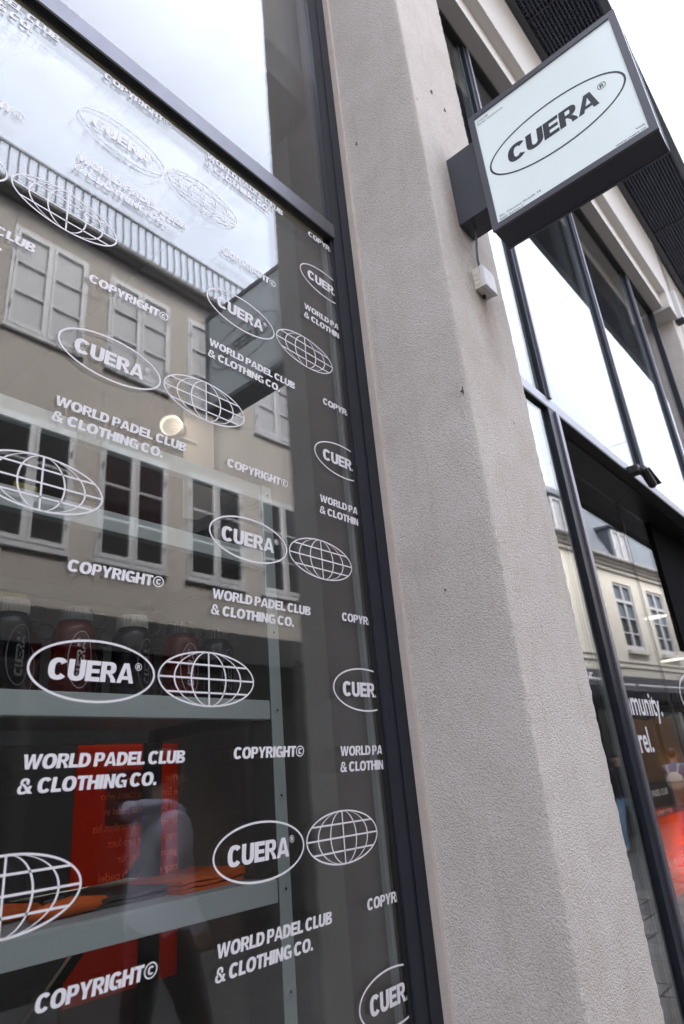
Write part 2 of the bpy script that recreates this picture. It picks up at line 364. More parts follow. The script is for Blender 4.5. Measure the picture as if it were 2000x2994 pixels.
# ------------------------------------------------------------------ ground
street = MB().box(-60, 120, -60, 60, -0.5, 0.0).build('street', paving_mat('street_setts', (0.09, 0.085, 0.08), (0.17, 0.16, 0.15)))
tag(street, kind='structure')
pav = bpy.data.objects.new('pavement', None); COL.objects.link(pav); tag(pav, kind='structure')
PAVM = paving_mat('granite_slab', (0.12, 0.115, 0.11), (0.28, 0.26, 0.24))
slab_me = [MB().bevel_box(-.29, .29, -.29, .29, 0, 0.03, b=0.006).mesh('slab', PAVM), MB().bevel_box(-.29, .29, -.14, .14, 0, 0.03, b=0.006).mesh('slab', PAVM)]
k = 0
for j, (yy, h) in enumerate(((-0.72, 0), (-1.32, 0), (-1.77, 1), (-2.07, 1), (-2.37, 1))):
    for i in range(26):
        o = bpy.data.objects.new('slab', slab_me[h]); link(o, pav)
        o.location = (1.2 + i * 0.6 + (0.3 if j % 2 else 0), yy, 0.004 + random.uniform(-.003, .004)); o.rotation_euler = (random.uniform(-.006, .006), random.uniform(-.006, .006), random.uniform(-.01, .01))

# ------------------------------------------------------------------ the shop building
shop = thing('shop_building', 'pale rendered shop building with tall dark framed windows and a rough stucco pillar', 'building')

def stucco_pillar(x0, x1, y0, y1, ztop, fine):
    """rough rendered pier: crumbly rounded arrises, slightly uneven faces"""
    path = []
    def edge(ax, ay, bx_, by_):
        L = math.hypot(bx_ - ax, by_ - ay); t = [0, .005, .011, .02, .035] + [i * .06 for i in range(1, int(L / .06)) if .05 < i * .06 < L - .05] + [L - .035, L - .02, L - .011, L - .005]
        return [(ax + (bx_ - ax) * q / L, ay + (by_ - ay) * q / L, min(q, L - q)) for q in sorted(t)]
    path += edge(x0, y1, x0, y0) + edge(x0, y0, x1, y0) + edge(x1, y0, x1, y1) + [(x1, y1, 0)]
    zs = []; z = 0.0
    while z < ztop:
        zs.append(z); z += 0.009 if fine[0] < z < fine[1] else 0.12
    zs.append(ztop)
    cx, cy_ = (x0 + x1) / 2, (y0 + y1) / 2
    v = []
    for z in zs:
        for (x, y, e) in path:
            n = mnoise.noise((x * 150, y * 150, z * 105)); n2 = mnoise.noise((x * 5 + 3, y * 5, z * 2.2)); n3 = mnoise.noise((x * 50, y * 50, z * 46 + 9))
            d = Vector((x - cx, y - cy_, 0)).normalized()
            near = max(0.0, 1 - e / .02); corner = 1 if y < y1 - .03 else 0
            off = (n2 * .0012 + (n * .0032 + n3 * .0030) * near * corner - .0035 * near * near * corner)
            v.append((x + d.x * off, y + d.y * off * 0.9, z))
    n = len(path); f = [(r * n + i, r * n + i + 1, (r + 1) * n + i + 1, (r + 1) * n + i) for r in range(len(zs) - 1) for i in range(n - 1)]
    return MB().add(v, f)
p = stucco_pillar(1.5425, 1.97, -0.365, 0.06, 7.5, (0.7, 4.9)).build('pillar', STUCCO, shop, True)
p['label'] = 'rough pale stucco pillar with crumbly edges'
stucco_pillar(7.78, 8.25, -0.16, 0.06, 7.5, (9, 9)).build('pillar', STUCCO, shop, True)
stucco_pillar(-4.75, -4.33, -0.365, 0.06, 7.5, (9, 9)).build('pillar', STUCCO, shop, True)
CHIP = mat('chipped_render', (.17, .145, .13), .95, .3, 60)
for (x, y, z), face, r_ in (((1.698, -.3665, 4.057), 'y', .011), ((1.789, -.3665, 4.042), 'y', .009), ((1.5413, -.093, 3.877), 'x', .008), ((1.5413, -.188, 2.071), 'x', .006)):
    pts = [(r_ * random.uniform(.35, 1.1) * math.cos(a) * .7, r_ * random.uniform(.35, 1.25) * math.sin(a)) for a in [i * math.pi / 5 for i in range(10)]]
    MB().prism([(x + a, z + b) for a, b in pts] if face == 'y' else [(y + a, z + b) for a, b in pts], face, (y if face == 'y' else x) - .0016, (y if face == 'y' else x) + .004).build('chip', CHIP, shop)
pm_ = MB().box(1.5386, 1.5425, -.3475, -.3460, 2.622, 2.648).box(1.5387, 1.5425, -.3460, -.338, 2.634, 2.636).build('pen_mark', mat('pen_ink', (.02, .02, .06), .5), shop)
# sealant bead between window frame and render
MB().bevel_box(1.534, 1.5440, -0.043, -0.0160, 0.5, 6.35, b=0.003).build('sealant_strip', SEAL, shop)

# lintels, cornices, unseen sun-blocking wall above
def mould(x0, x1):
    poly = [(0.06, 6.44), (-.135, 6.44), (-.135, 6.62), (-.215, 6.62), (-.215, 7.55), (0.06, 7.55)]
    MB().prism(poly, 'x', x0, x1).build('lintel', FACADE, shop)
mould(1.97, 7.46); mould(-4.33, 1.5425)
bx('lintel_end', FACADE, shop, 7.46, 7.78, -.2145, .06, 6.40, 7.55)
bx('sun_block_wall', FACADE, shop, -4.75, 8.25, -.20, .3, 7.85, 10.3)  # unseen wall added above the canopy to block the sun
bx('wall', FACADE, shop, 8.25, 30, -.19, .3, 0, 10.2)
bx('wall', FACADE, shop, -30, -4.75, -.19, .3, 0, 10.2)  # unseen run of wall behind the camera, added to block sky light
bx('roof', mat('roof_felt', (.05, .05, .055), .9), shop, -30, 30, .3, 9, 10.0, 10.3)
# projecting canopy with a grille soffit
CAN = mat('canopy_metal', (0.055, 0.058, 0.068), 0.45, 0.15, 4)
GRILL = mat('canopy_grille', (0.050, 0.058, 0.088), 0.5, 0.2, 5)
canopy = bx('canopy', mat('canopy_back', (.050, .057, .086), .6, .1), shop, -4.75, 16, -.86, -.20, 7.608, 7.84)
MB().box(-4.75, 16, -.865, -.80, 7.565, 7.607).build('canopy_edge', mat('canopy_trim', (0.10, 0.11, 0.13), 0.35, 0.1), shop)
MB().box(-4.75, 16, -.275, -.217, 7.565, 7.607).build('canopy_edge', CAN, shop)
for i in range(11):
    xa = 1.9 + i * 1.15
    g = MB(); dx = 0.032
    for k in range(int(1.14 / dx)): g.box(xa + k * dx, xa + k * dx + .011, -.795, -.28, 7.590, 7.604)
    for k in range(16): g.box(xa, xa + 1.14, -.795 + k * dx, -.784 + k * dx, 7.576, 7.589)
    gp = g.build('grille_panel', GRILL, shop); gp['kind'] = 'stuff'
for i in range(12): bx('grille_rail', CAN, shop, 1.9 + i * 1.15 - .012, 1.9 + i * 1.15 - .001, -.799, -.28, 7.570, 7.606)
for i in range(4): bx('grille_rail', CAN, shop, 3.1 + i * 3, 3.12 + i * 3, -.799, -.28, 7.566, 7.568)

# ---- printed window (left of the pillar)
win = link(bpy.data.objects.new('shop_window', None), shop); win['label'] = 'tall shop window printed all over with white logos and slogans'
X0, X1 = -4.33, 1.5425
def glazing(parent, xa, xb, za, zb, y=0.0, mtl=GLASS, dbl=True):
    bx('glass_pane', mtl, parent, xa, xb, y, y + .006, za, zb)
    if dbl: bx('glass_pane', GLASS_IN, parent, xa, xb, y + .022, y + .028, za, zb)
GX = 1.425
glazing(win, 0.13, GX, 0.52, 3.377); glazing(win, 0.13, GX + .012, 3.445, 6.40, 0, GLASS_ONE, False)
glazing(win, -4.2, 0.07, 0.52, 3.377); glazing(win, -4.2, 0.07, 3.445, 6.40, 0, GLASS_ONE, False)
# jamb: face with a shadow groove, side cheek, gasket, spacer
MB().bevel_box(1.436, 1.5425, -.012, .055, 0.45, 6.44, b=.0035).build('window_jamb', ALU, win)
MB().bevel_box(1.4875, 1.5335, -.0165, -.0121, 0.45, 6.44, b=.0015).build('jamb_cover', ALU, win)
bx('gasket', BLACK, win, 1.4255, 1.4355, -.006, .05, .45, 3.377)
bx('spacer_bar', mat('spacer_dark', (.12, .15, .16), .4), win, 1.402, 1.417, .0075, .0205, .52, 3.355)
bx('gasket', BLACK, win, 1.4385 - .001, 1.4425, -.0125, -.004, 3.445, 6.4)
# transom
MB().bevel_box(X0, 1.4365, -.020, .032, 3.379, 3.441, b=.002).build('transom', mat('transom_face', (0.15, 0.15, 0.175), 0.40, 0.22, 22, 0.05, 200, 0.85), win)
bx('gasket', BLACK, win, X0, 1.4255, -.0185, -.001, 3.3745, 3.3785)
bx('spacer_bar', SPACER, win, X0, 1.4015, .0075, .0205, 3.357, 3.376)
for xx in (0.10, -2.1): MB().bevel_box(xx - .03, xx + .03, -.04, .055, .45, 6.44, b=.003).build('mullion', ALU, win)
MB().bevel_box(X0, 1.436, -.05, .06, .44, .52, b=.004).build('window_sill', ALU, win)
MB().bevel_box(X0, 1.436, -.04, .055, 6.40, 6.439, b=.003).build('head_rail', ALU, win)
bx('plinth', STUCCO, shop, X0, 1.5425, -.03, .2, 0, .44)
# inner safety glass above the mezzanine line, with green polished edges
GEDGE = mat('glass_edge', (0.45, 0.62, 0.58), 0.2, 0.05)
bx('glass_pane', GLASS_ONE, win, -4.2, 1.484, .060, .068, 4.345, 6.4); bx('glass_edge', GEDGE, win, 1.4845, 1.490, .060, .068, 4.345, 6.4)
bx('glass_pane', GLASS_ONE, win, -4.2, 1.500, .078, .086, 4.365, 6.4); bx('glass_edge', GEDGE, win, 1.5005, 1.506, .078, .086, 4.365, 6.4)

# prints: staggered repeat, 0.3775 m across, 0.6605 m up
me_logo = flat('logo_decal', logo(.245, .110, .0042), VINYL); me_globe = flat('globe_decal', globe(.245, .111, .0036), VINYL)
me_slog = flat('slogan_decal', fit('WORLD PADEL CLUB', 0, .311, 0, .0222, .14, .025, .24) + fit('& CLOTHING CO.', -.004, .249, -.0355, .0222, .14, .025, .24), VINYL)
me_copy = flat('copyright_decal', fit('COPYRIGHT©', 0, .207, 0, .0224, .14, .025), VINYL)
for ci in range(-5, 3):
    cxp = .503 + .3775 * ci
    for r in range(-2, 5):
        zc = 1.826 + .6605 * r + (-.330 if ci % 2 else 0)
        for me, dx, dz, w in ((me_logo, .1225, 0, .1225), (me_globe, .3735, 0, .1225), (me_slog, .006, -.1585, 0), (me_copy, .0555, .1745, 0)):
            x = cxp + dx; z = zc + dz
            if x - w > 1.40 or not (.60 < z < 3.345) or x < -1.6: continue
            if abs(x - .1) < .35 and x - w < .13 and x + .3 > .07 and me is not me_globe and x < .13: continue
            o = link(bpy.data.objects.new(me.name.split('.')[0], me), win); o.location = (x, -.0012, z)

# ---- entrance bay (right of the pillar)
ent = link(bpy.data.objects.new('entrance_window', None), shop); ent['label'] = 'tall entrance glazing with white lettering and thin dark mullions'
ZT0, ZT1 = 3.404, 3.466
TRR = MATS['transom_face']; MULR = mat('mullion_face', (0.26, 0.255, 0.30), 0.4, 0.1, metal=0.85)
mul_x = [3.21, 4.86, 6.52]
prev = 1.99
for mxx in mul_x + [7.46]:
    glazing(ent, prev + .03, mxx - .03, ZT1 + .004, 6.40, 0, GLASS_SKY, False); prev = mxx
    if mxx < 7.4:
        MB().bevel_box(mxx - .030, mxx + .030, -.022, .05, ZT1 + .001, 6.40, b=.003).build('mullion', ALU, ent)
        bx('mullion_cap', MULR, ent, mxx + .004, mxx + .031, -.034, -.0225, ZT1 + .001, 6.40)
        bx('glass_edge', mat('edge_grey', (.17, .20, .21), .4), ent, mxx - .052, mxx - .031, .006, .05, ZT1 + .004, 6.40)
bx('glass_pane', GLASS_SKY, ent, 1.99, 7.4, .060, .068, 4.345, 6.4)
MB().bevel_box(1.97, 7.46, -.020, .05, ZT0, ZT1, b=.003).build('transom', mat('transom_lilac', (0.30, 0.295, 0.33), 0.40, 0.12, 22, metal=0.85), ent)
bx('gasket', BLACK, ent, 1.97, 7.46, -.019, .049, ZT0 - .012, ZT0 - .001)
MB().bevel_box(7.40, 7.46, -.03, .05, 0, 6.40, b=.003).build('window_jamb', ALU, ent)
MB().bevel_box(1.97, 7.46, -.03, .06, 6.40, 6.437, b=.003).build('head_rail', BLACK, ent)
# fixed side light
glazing(ent, 2.0, 3.17, .12, ZT0 - .012)
bx('glass_edge', mat('edge_olive', (.13, .145, .135), .5), ent, 3.105, 3.155, .008, .021, .12, ZT0 - .013)
MB().bevel_box(3.17, 3.245, -.022, .05, 0, ZT0 - .013, b=.003).build('mullion', ALU, ent)
MB().bevel_box(3.246, 3.285, -.034, .245, 0, ZT0 - .013, b=.003).build('mullion_cap', MULR, ent)
MB().bevel_box(1.97, 3.17, -.04, .06, 0, .12, b=.003).build('window_sill', ALU, ent)
# recessed entrance glass, black soffit
bx('soffit', mat('black_soffit', (.012, .012, .014), .35), ent, 3.286, 7.40, .0505, .30, ZT0 - .03, ZT0 - .012)
RY = .22
for xa, xb in ((3.287, 4.890), (4.900, 6.5), (6.51, 7.40)): bx('glass_pane', GLASS, ent, xa, xb, RY, RY + .010, .04, ZT0 - .031)
bx('gasket', BLACK, ent, 4.8905, 4.8995, RY, RY + .010, .04, ZT0 - .031)
bx('black_panel', mat('matte_black', (.006, .006, .008), .9, spec=.05), ent, 5.56, 7.40, RY - .02, RY - .003, 2.33, ZT0 - .031)  # matte black sheet filling the upper right of the entrance glass
link(bpy.data.objects.new('text_decal', flat('text_decal', ffit('Community.', 3.70, 4.647, 1.838, .138, .020, 1.0), VINYL)), ent).location = (0, RY - .0015, 0)
link(bpy.data.objects.new('text_decal', flat('text_decal', ffit('Apparel.', 3.66, 4.302, 1.633, .138, .020, 1.0), VINYL)), ent).location = (0, RY - .0015, 0)
link(bpy.data.objects.new('text_decal', flat('text_decal', ffit('Your', 2.835, 3.000, 1.948, .034, .02, .95), VINYL)), ent).location = (0, -.0015, 0)
link(bpy.data.objects.new('text_decal', flat('text_decal', [rc(4.035, 2.045, 4.066, 2.072)], VINYL)), ent).location = (0, RY - .0015, 0)
link(bpy.data.objects.new('logo_decal', flat('logo_decal', logo(.80, .36, .016), VINYL)), ent).location = (5.56, RY - .0015, 1.976)

# ------------------------------------------------------------------ interior shell
for nm, m, b in (('floor', mat('shop_floor', (.04, .034, .03), .6), (-6, 9, .06, 5, -.02, .03)), ('wall_back', DARKWALL, (-6, 9, 4.8, 5, 0, 7)),
                 ('ceiling', mat('dark_ceiling', (.06, .06, .065), .8), (-6, 9, .115, 5, 4.25, 4.45)), ('ceiling_upper', mat('upper_ceiling', (.20, .20, .20), .8), (-6, 9, .12, 5, 6.45, 6.6)),
                 ('wall_side', DARKWALL, (-6.2, -6, .06, 5, 0, 7)), ('wall_far', DARKWALL, (9, 9.2, .06, 5, 0, 7))):
    tag(bx(nm, m, None, *b), kind='structure')
tag(bx('wall_return', LININGDARK, None, 1.5425, 1.97, .0605, .262, .03, 6.44), kind='structure')
tag(bx('wall_partition', LININGGREY, None, 1.545, 1.70, .2625, 3.2, .03, 4.25), kind='structure')
tag(bx('wall_partition_upper', LININGGREY, None, 1.545, 1.70, .2625, 3.2, 4.451, 6.44), kind='structure')

# ---- steel rack behind the printed window
rack = thing('shelving_rack', 'grey steel shelving rack with bolted uprights behind the printed window', 'shelving rack')
FY, BY = .25, .85
def upright(x, y, parent, m=STEEL, depth=.04, side=1):
    MB().box(x, x + .040, y, y + .0025, 0.03, 2.475).box(x + (.0375 if side > 0 else 0), x + (.040 if side > 0 else .0025), y + .0026, y + depth, .03, 2.475).build('upright', m, parent)
RACKBACK = mat('rack_dark_steel', (.12, .13, .13), .5, .05)
upright(1.287, FY, rack)
MB().box(1.290, 1.362, BY, BY + .003, .03, 2.475).build('upright', RACKBACK, rack)
upright(-.55, FY, rack, side=-1); MB().box(-.56, -.50, BY, BY + .003, .03, 2.475).build('upright', RACKBACK, rack)
BEAMS = (2.425, 2.211, 1.783, 1.354, .925)
DECK = mat('shelf_deck', (.30, .31, .31), .6, .05)
for zb in BEAMS:
    MB().bevel_box(-.51, 1.2855, FY + .004, FY + .030, zb, zb + .050, b=.0025).build('beam', STEEL, rack)
    bx('beam', STEEL, rack, -.51, 1.2885, BY - .03, BY - .004, zb, zb + .05)
    bx('side_beam', RACKBACK, rack, 1.297, 1.325, FY + .041, BY - .001, zb, zb + .045)
    if zb != BEAMS[0]: bx('shelf', DECK, rack, -.51, 1.295, FY + .031, BY - .031, zb + .036, zb + .047)
for i in range(7):
    zz = 1.168 + i * .2128
    MB().lathe([(.0085, 0), (.0085, .002), (.0045, .0025), (.0045, .0012)], 12).xf(Matrix.Translation((1.3065, FY - .0002, zz)) @ Matrix.Rotation(R(90), 4, 'X')).build('bolt', STEEL, rack)
    MB().lathe([(.0032, 0), (.0032, .0006)], 8).xf(Matrix.Translation((1.3065, FY - .0030, zz)) @ Matrix.Rotation(R(90), 4, 'X')).build('bolt_hole', BLACK, rack)
MB().tube([(1.30, BY + .004, 1.45), (.62, BY + .004, .75)], .017, 4).build('brace', mat('brace_dark', (.03, .032, .034), .6), rack)

# ---- bottles
def tint_glass(name, tint, body):
    m = bpy.data.materials.new(name); m.use_nodes = True; nt = m.node_tree; nt.nodes.clear(); L = nt.links.new
    out = nt.nodes.new('ShaderNodeOutputMaterial'); tr = nt.nodes.new('ShaderNodeBsdfTransparent'); tr.inputs[0].default_value = (*tint, 1)
    pb = nt.nodes.new('ShaderNodeBsdfPrincipled'); pb.inputs['Base Color'].default_value = (*body, 1); pb.inputs['Roughness'].default_value = .12
    mixs = nt.nodes.new('ShaderNodeMixShader'); mixs.inputs[0].default_value = .5; L(tr.outputs[0], mixs.inputs[1]); L(pb.outputs[0], mixs.inputs[2]); L(mixs.outputs[0], out.inputs[0]); return m
B_RED = tint_glass('bottle_red', (.62, .08, .04), (.13, .008, .005)); B_SMOKE = tint_glass('bottle_smoke', (.14, .16, .20), (.008, .010, .014))
CAPM = {'grey': mat('cap_grey', (.26, .25, .22), .6), 'black': mat('cap_black', (.02, .021, .022), .5), 'slate': mat('cap_slate', (.10, .105, .10), .6)}
BLOGO = mat('bottle_print', (.34, .33, .36), .5)
prof = [(.040, 0), (.0455, .004), (.0455, .138), (.043, .150), (.036, .158), (.033, .162), (.033, .168)]
body_me = {}
def bottle_body(m):
    if m.name not in body_me:
        me = MB().lathe(prof, 28).mesh('body', m); me.polygons.foreach_set('use_smooth', [True] * len(me.polygons)); body_me[m.name] = me
    return body_me[m.name]
cap_me = {}
def cap_mesh(k):
    if k not in cap_me:
        n = 60; v = []; f = []
        for z, rr in ((.166, .0365), (.192, .0365), (.196, .034)):
            v += [((rr + (.0008 if i % 2 else -.0006)) * math.cos(2 * math.pi * i / n), (rr + (.0008 if i % 2 else -.0006)) * math.sin(2 * math.pi * i / n), z) for i in range(n)]
        f = [(r * n + i, r * n + (i + 1) % n, (r + 1) * n + (i + 1) % n, (r + 1) * n + i) for r in range(2) for i in range(n)] + [tuple(range(2 * n, 3 * n)), tuple(range(n - 1, -1, -1))]
        cap_me[k] = MB().add(v, f).mesh('cap', CAPM[k])
    return cap_me[k]
loop_me = {}
def loop_mesh(k):
    if k not in loop_me:
        pts = [(.032 + .021 * (1 - math.cos(a)), 0, .176 - .019 * math.sin(a)) for a in [i * 2 * math.pi / 14 for i in range(1, 14)]]
        loop_me[k] = MB().tube(pts, .0026, 6).mesh('strap', CAPM['black'])
    return loop_me[k]
wrap_cache = []
def wrapped_logo():
    if not wrap_cache:
        mb = MB()
        for i, pz in enumerate(logo(.125, .056, .0022)):
            q = [(-b, a) for a, b in pz]  # turned upright
            r = .0459 + (i % 5) * .00004
            a2 = sum(q[j][0] * q[(j + 1) % len(q)][1] - q[(j + 1) % len(q)][0] * q[j][1] for j in range(len(q)))
            if a2 < 0: q = q[::-1]
            mb.add([(r * math.sin(x / r), -r * math.cos(x / r), .075 + z) for x, z in q], [tuple(range(len(q)))])
        wrap_cache.append(mb.mesh('logo_print', BLOGO))
    return wrap_cache[0]
def bottle(x, y, m, capk, rz, label, group=None):
    t = thing('water_bottle', label, 'bottle', group, (x, y, 1.8305), R(rz))
    link(bpy.data.objects.new('body', bottle_body(m)), t); link(bpy.data.objects.new('cap', cap_mesh(capk)), t)
    link(bpy.data.objects.new('strap', loop_mesh(capk)), t).rotation_euler = (0, 0, R(-rz - 8)); lp = link(bpy.data.objects.new('logo_print', wrapped_logo()), t)
    if m is B_SMOKE: lp.material_slots[0].link = 'OBJECT'; lp.material_slots[0].material = mat('bottle_print_dark', (.10, .10, .11), .5)
bottle(.603, .315, B_SMOKE, 'grey', 10, 'smoke grey water bottle with ribbed pale cap, first in the shelf row')
bottle(.748, .315, B_RED, 'slate', -6, 'red translucent water bottle with slate cap and upright oval logo, beside the smoke grey one')
bottle(.896, .315, B_SMOKE, 'grey', 20, 'smoke grey water bottle with pale cap standing between the two red bottles')
bottle(1.040, .315, B_RED, 'black', -4, 'red translucent water bottle with black cap, nearer the rack upright')
bottle(1.165, .330, B_SMOKE, 'black', 14, 'dark water bottle with black cap next to the rack upright')
for xx, m, c in ((.70, B_RED, 'black'), (.86, B_SMOKE, 'black'), (1.01, B_RED, 'black'), (1.16, B_SMOKE, 'black'), (.55, B_SMOKE, 'black')):
    bottle(xx, .47, m, c, random.uniform(-20, 20), 'red water bottle in the second row on the shelf' if m is B_RED else 'dark water bottle in the second row on the shelf', 'second row of bottles')
bottle(.458, .315, B_RED, 'slate', 0, 'red water bottle at the window end of the front row, left of the smoke grey one'.replace(', left of', ' past'))

# ---- textiles on the lower shelf
DZ = 1.4015
ORANGE = mat('orange_textile', (.62, .115, .018), .85, .15, 30, .3, 400)
def cloth_fold(name, label, x, y, w, d, layers, th, m, rz, loop=True):
    t = thing(name, label, 'cloth', None, (x, y, DZ), R(rz))
    for k in range(layers):
        z0 = k * th; pts = []
        n = 10; mb = MB()
        v = []
        for i in range(n + 1):
            u = i / n; xx = -w / 2 + w * u
            wob = .0035 * mnoise.noise((xx * 22, k * 3.1, y)) + .010 * max(0, u - .55) ** 1.5 * (1 if k else .4) * 2
            for yy in (-d / 2, d / 2):
                v += [(xx, yy + .004 * mnoise.noise((xx * 14, k, 4)), z0 + wob), (xx, yy + .004 * mnoise.noise((xx * 14, k, 4)), z0 + th * .72 + wob)]
        f = []
        for i in range(n):
            a = i * 4; b = a + 4
            f += [(a, b, b + 1, a + 1), (a + 1, b + 1, b + 3, a + 3), (a + 3, b + 3, b + 2, a + 2), (a + 2, b + 2, b, a)]
        f += [(0, 1, 3, 2), (n * 4, n * 4 + 2, n * 4 + 3, n * 4 + 1)]
        mb.add(v, f)
        if loop and k < layers - 1:  # rounded fold joining two layers
            zc = z0 + th * .86 + .010; mb.tube([(w / 2, -d / 2, zc), (w / 2, d / 2, zc)], th * .62, 10)
        mb.build('layer', m, t)
    return t
cloth_fold('folded_towel', 'folded orange textile stacked in layers beside the rack upright', 1.165, .46, .21, .20, 3, .010, ORANGE, 6)
cloth_fold('folded_garment', 'flat dark grey folded garment lying on the lower shelf', .98, .52, .30, .26, 2, .011, mat('grey_cloth', (.055, .05, .045), .6, .2, 20, .3, 200), 3, False)
def glove(x, y, rz, label):
    t = thing('padded_grip', label, 'grip', None, (x, y, DZ), R(rz))
    MB().tube([(-.10, 0, .016), (-.05, .004, .017), (0, 0, .019), (.05, -.003, .015), (.085, 0, .013), (.10, 0, .012)], [.010, .016, .018, .015, .0125, .006], 10).build('pad', ORANGE, t, True)
    MB().tube([(-.06, .012, .034), (0, .012, .036), (.04, .010, .030)], [.004, .007, .003], 6).build('strap', mat('dark_strap', (.03, .03, .04), .6), t, True)
glove(.82, .385, 12, 'orange padded roll with dark strap lying at the shelf edge')
glove(.72, .47, 20, 'second orange padded roll lying deeper on the shelf')
MB().bevel_box(.55, .70, .50, .64, DZ, DZ + .03, b=.01).build('folded_cloth', mat('black_cloth', (.018, .018, .02), .9))
tag(bpy.data.objects['folded_cloth'], 'black folded cloth behind the orange rolls on the shelf', 'cloth')

# ---- orange acrylic text panel, back card, red panel, spotlight
ACR = acrylic_mat('orange_acrylic', (.92, .16, .05), (.85, .13, .02))
ap = thing('acrylic_sign', 'orange acrylic sign with red text seen mirrored behind the rack', 'sign')
bx('panel', ACR, ap, 1.122, 1.497, .950, .955, 1.105, 1.79)
def lit_print(name, col):
    m = bpy.data.materials.new(name); m.use_nodes = True; nt = m.node_tree; nt.nodes.clear()
    o_ = nt.nodes.new('ShaderNodeOutputMaterial'); d_ = nt.nodes.new('ShaderNodeBsdfDiffuse'); d_.inputs[0].default_value = (*col, 1); t_ = nt.nodes.new('ShaderNodeBsdfTranslucent'); t_.inputs[0].default_value = (*col, 1)
    x_ = nt.nodes.new('ShaderNodeAddShader'); nt.links.new(d_.outputs[0], x_.inputs[0]); nt.links.new(t_.outputs[0], x_.inputs[1]); nt.links.new(x_.outputs[0], o_.inputs[0]); return m
REDTXT = lit_print('red_print', (1.0, .34, .12))
lines = [('me Our aim', .20), ('e Enrique Corcuera who', .286), ('ed the game of padel in', .272), ('ur vision is to manifest his', .309), ('through our product', .256), ('gs and inspire our', .223), ('nity of the rich padel', .282), ('from our', .12)]
tp = []
for i, (s_, w) in enumerate(lines): tp += [[(1.494 - (x), z) for x, z in pz] for pz in ffit(s_, 0, w, 1.672 - i * .0455, .022, .022, .95)]
link(bpy.data.objects.new('text_print', flat('text_print', tp, REDTXT)), ap).location = (0, .9493, 0)
tag(bx('card', mat('olive_card', (.16, .13, .012), .7), None, 1.225, 1.402, 1.03, 1.034, 1.66, 1.815), 'olive yellow card standing behind the orange acrylic sign', 'card')
tag(bx('display_board', mat('brown_board', (.10, .055, .025), .8), None, 1.20, 1.50, 1.10, 1.12, .03, 1.14), 'brown board leaning behind the orange acrylic sign', 'board')
tag(bx('acrylic_sheet', acrylic_mat('red_acrylic', (.85, .62, .60), (.20, .05, .045)), None, 1.350, 1.354, .80, 1.45, 2.55, 3.137), 'thin red tinted acrylic sheet hanging beside the spotlight', 'acrylic sheet')
tag(bx('yellow_banner', mat('yellow_cloth', (.26, .22, .015), .8), None, .84, .92, .95, .955, 1.9, 2.62), 'dark yellow cloth strip hanging behind the top shelf', 'banner')
spot = thing('spotlight', 'lit round spotlight with ribbed lens above the shelving rack', 'spotlight', None, (1.268, .70, 2.88)); spot.scale = (.78, .78, .78)
aim = Vector((-.72, -.62, -.28)).to_track_quat('Z', 'Y').to_matrix().to_4x4()
MB().lathe([(.036, -.115), (.053, -.11), (.053, 0), (.0505, .001), (.0485, 0), (.0485, -.001)], 32, capt=False).xf(aim).build('housing', mat('lamp_white', (.60, .57, .53), .5), spot, True)
MB().lathe([(.0483, -.0005), (.0475, -.026), (.041, -.028)], 32, capb=False, capt=False).xf(aim).build('reflector', emit_mat('lamp_warm', (1, .88, .70), .24), spot, True)
lens = MB()
for i in range(11):
    y_ = -.034 + i * .0068; w_ = math.sqrt(max(.0406 ** 2 - y_ * y_, 1e-6)); lens.box(-w_, w_, y_ - .0013, y_ + .0013, -.0245, -.0225)
lens.xf(aim).build('lens_louvre', mat('lamp_louvre', (.45, .41, .36), .5), spot)
MB().lathe([(.0005, -.0255), (.041, -.0255)], 28, capb=False, capt=False).xf(aim).build('lens', emit_mat('lamp_glow', (1, .90, .76), .12), spot)
MB().tube([(.02, .02, -.01), (.08, .03, -.02), (.18, .036, -.02)], .006, 8).build('arm', STEEL, spot)
sl = bpy.data.lights.new('panel_beam', 'SPOT'); sl.energy = .35; sl.color = (1, .84, .66); sl.spot_size = R(80); sl.spot_blend = .6; sl.shadow_soft_size = .03
slo = bpy.data.objects.new('panel_beam', sl); COL.objects.link(slo); slo.parent = spot; slo.location = (-.01, -.09, .03); slo.rotation_euler = Vector((1, .75, -.25)).to_track_quat('-Z', 'Y').to_euler()  # added light aimed back at the wall panel, away from the lens
tag(bx('wall_panel', mat('pale_panel', (.36, .33, .29), .8), None, 1.36, 1.50, .735, .745, 2.55, 3.02), 'pale wall panel lit warm by an added beam', 'panel')

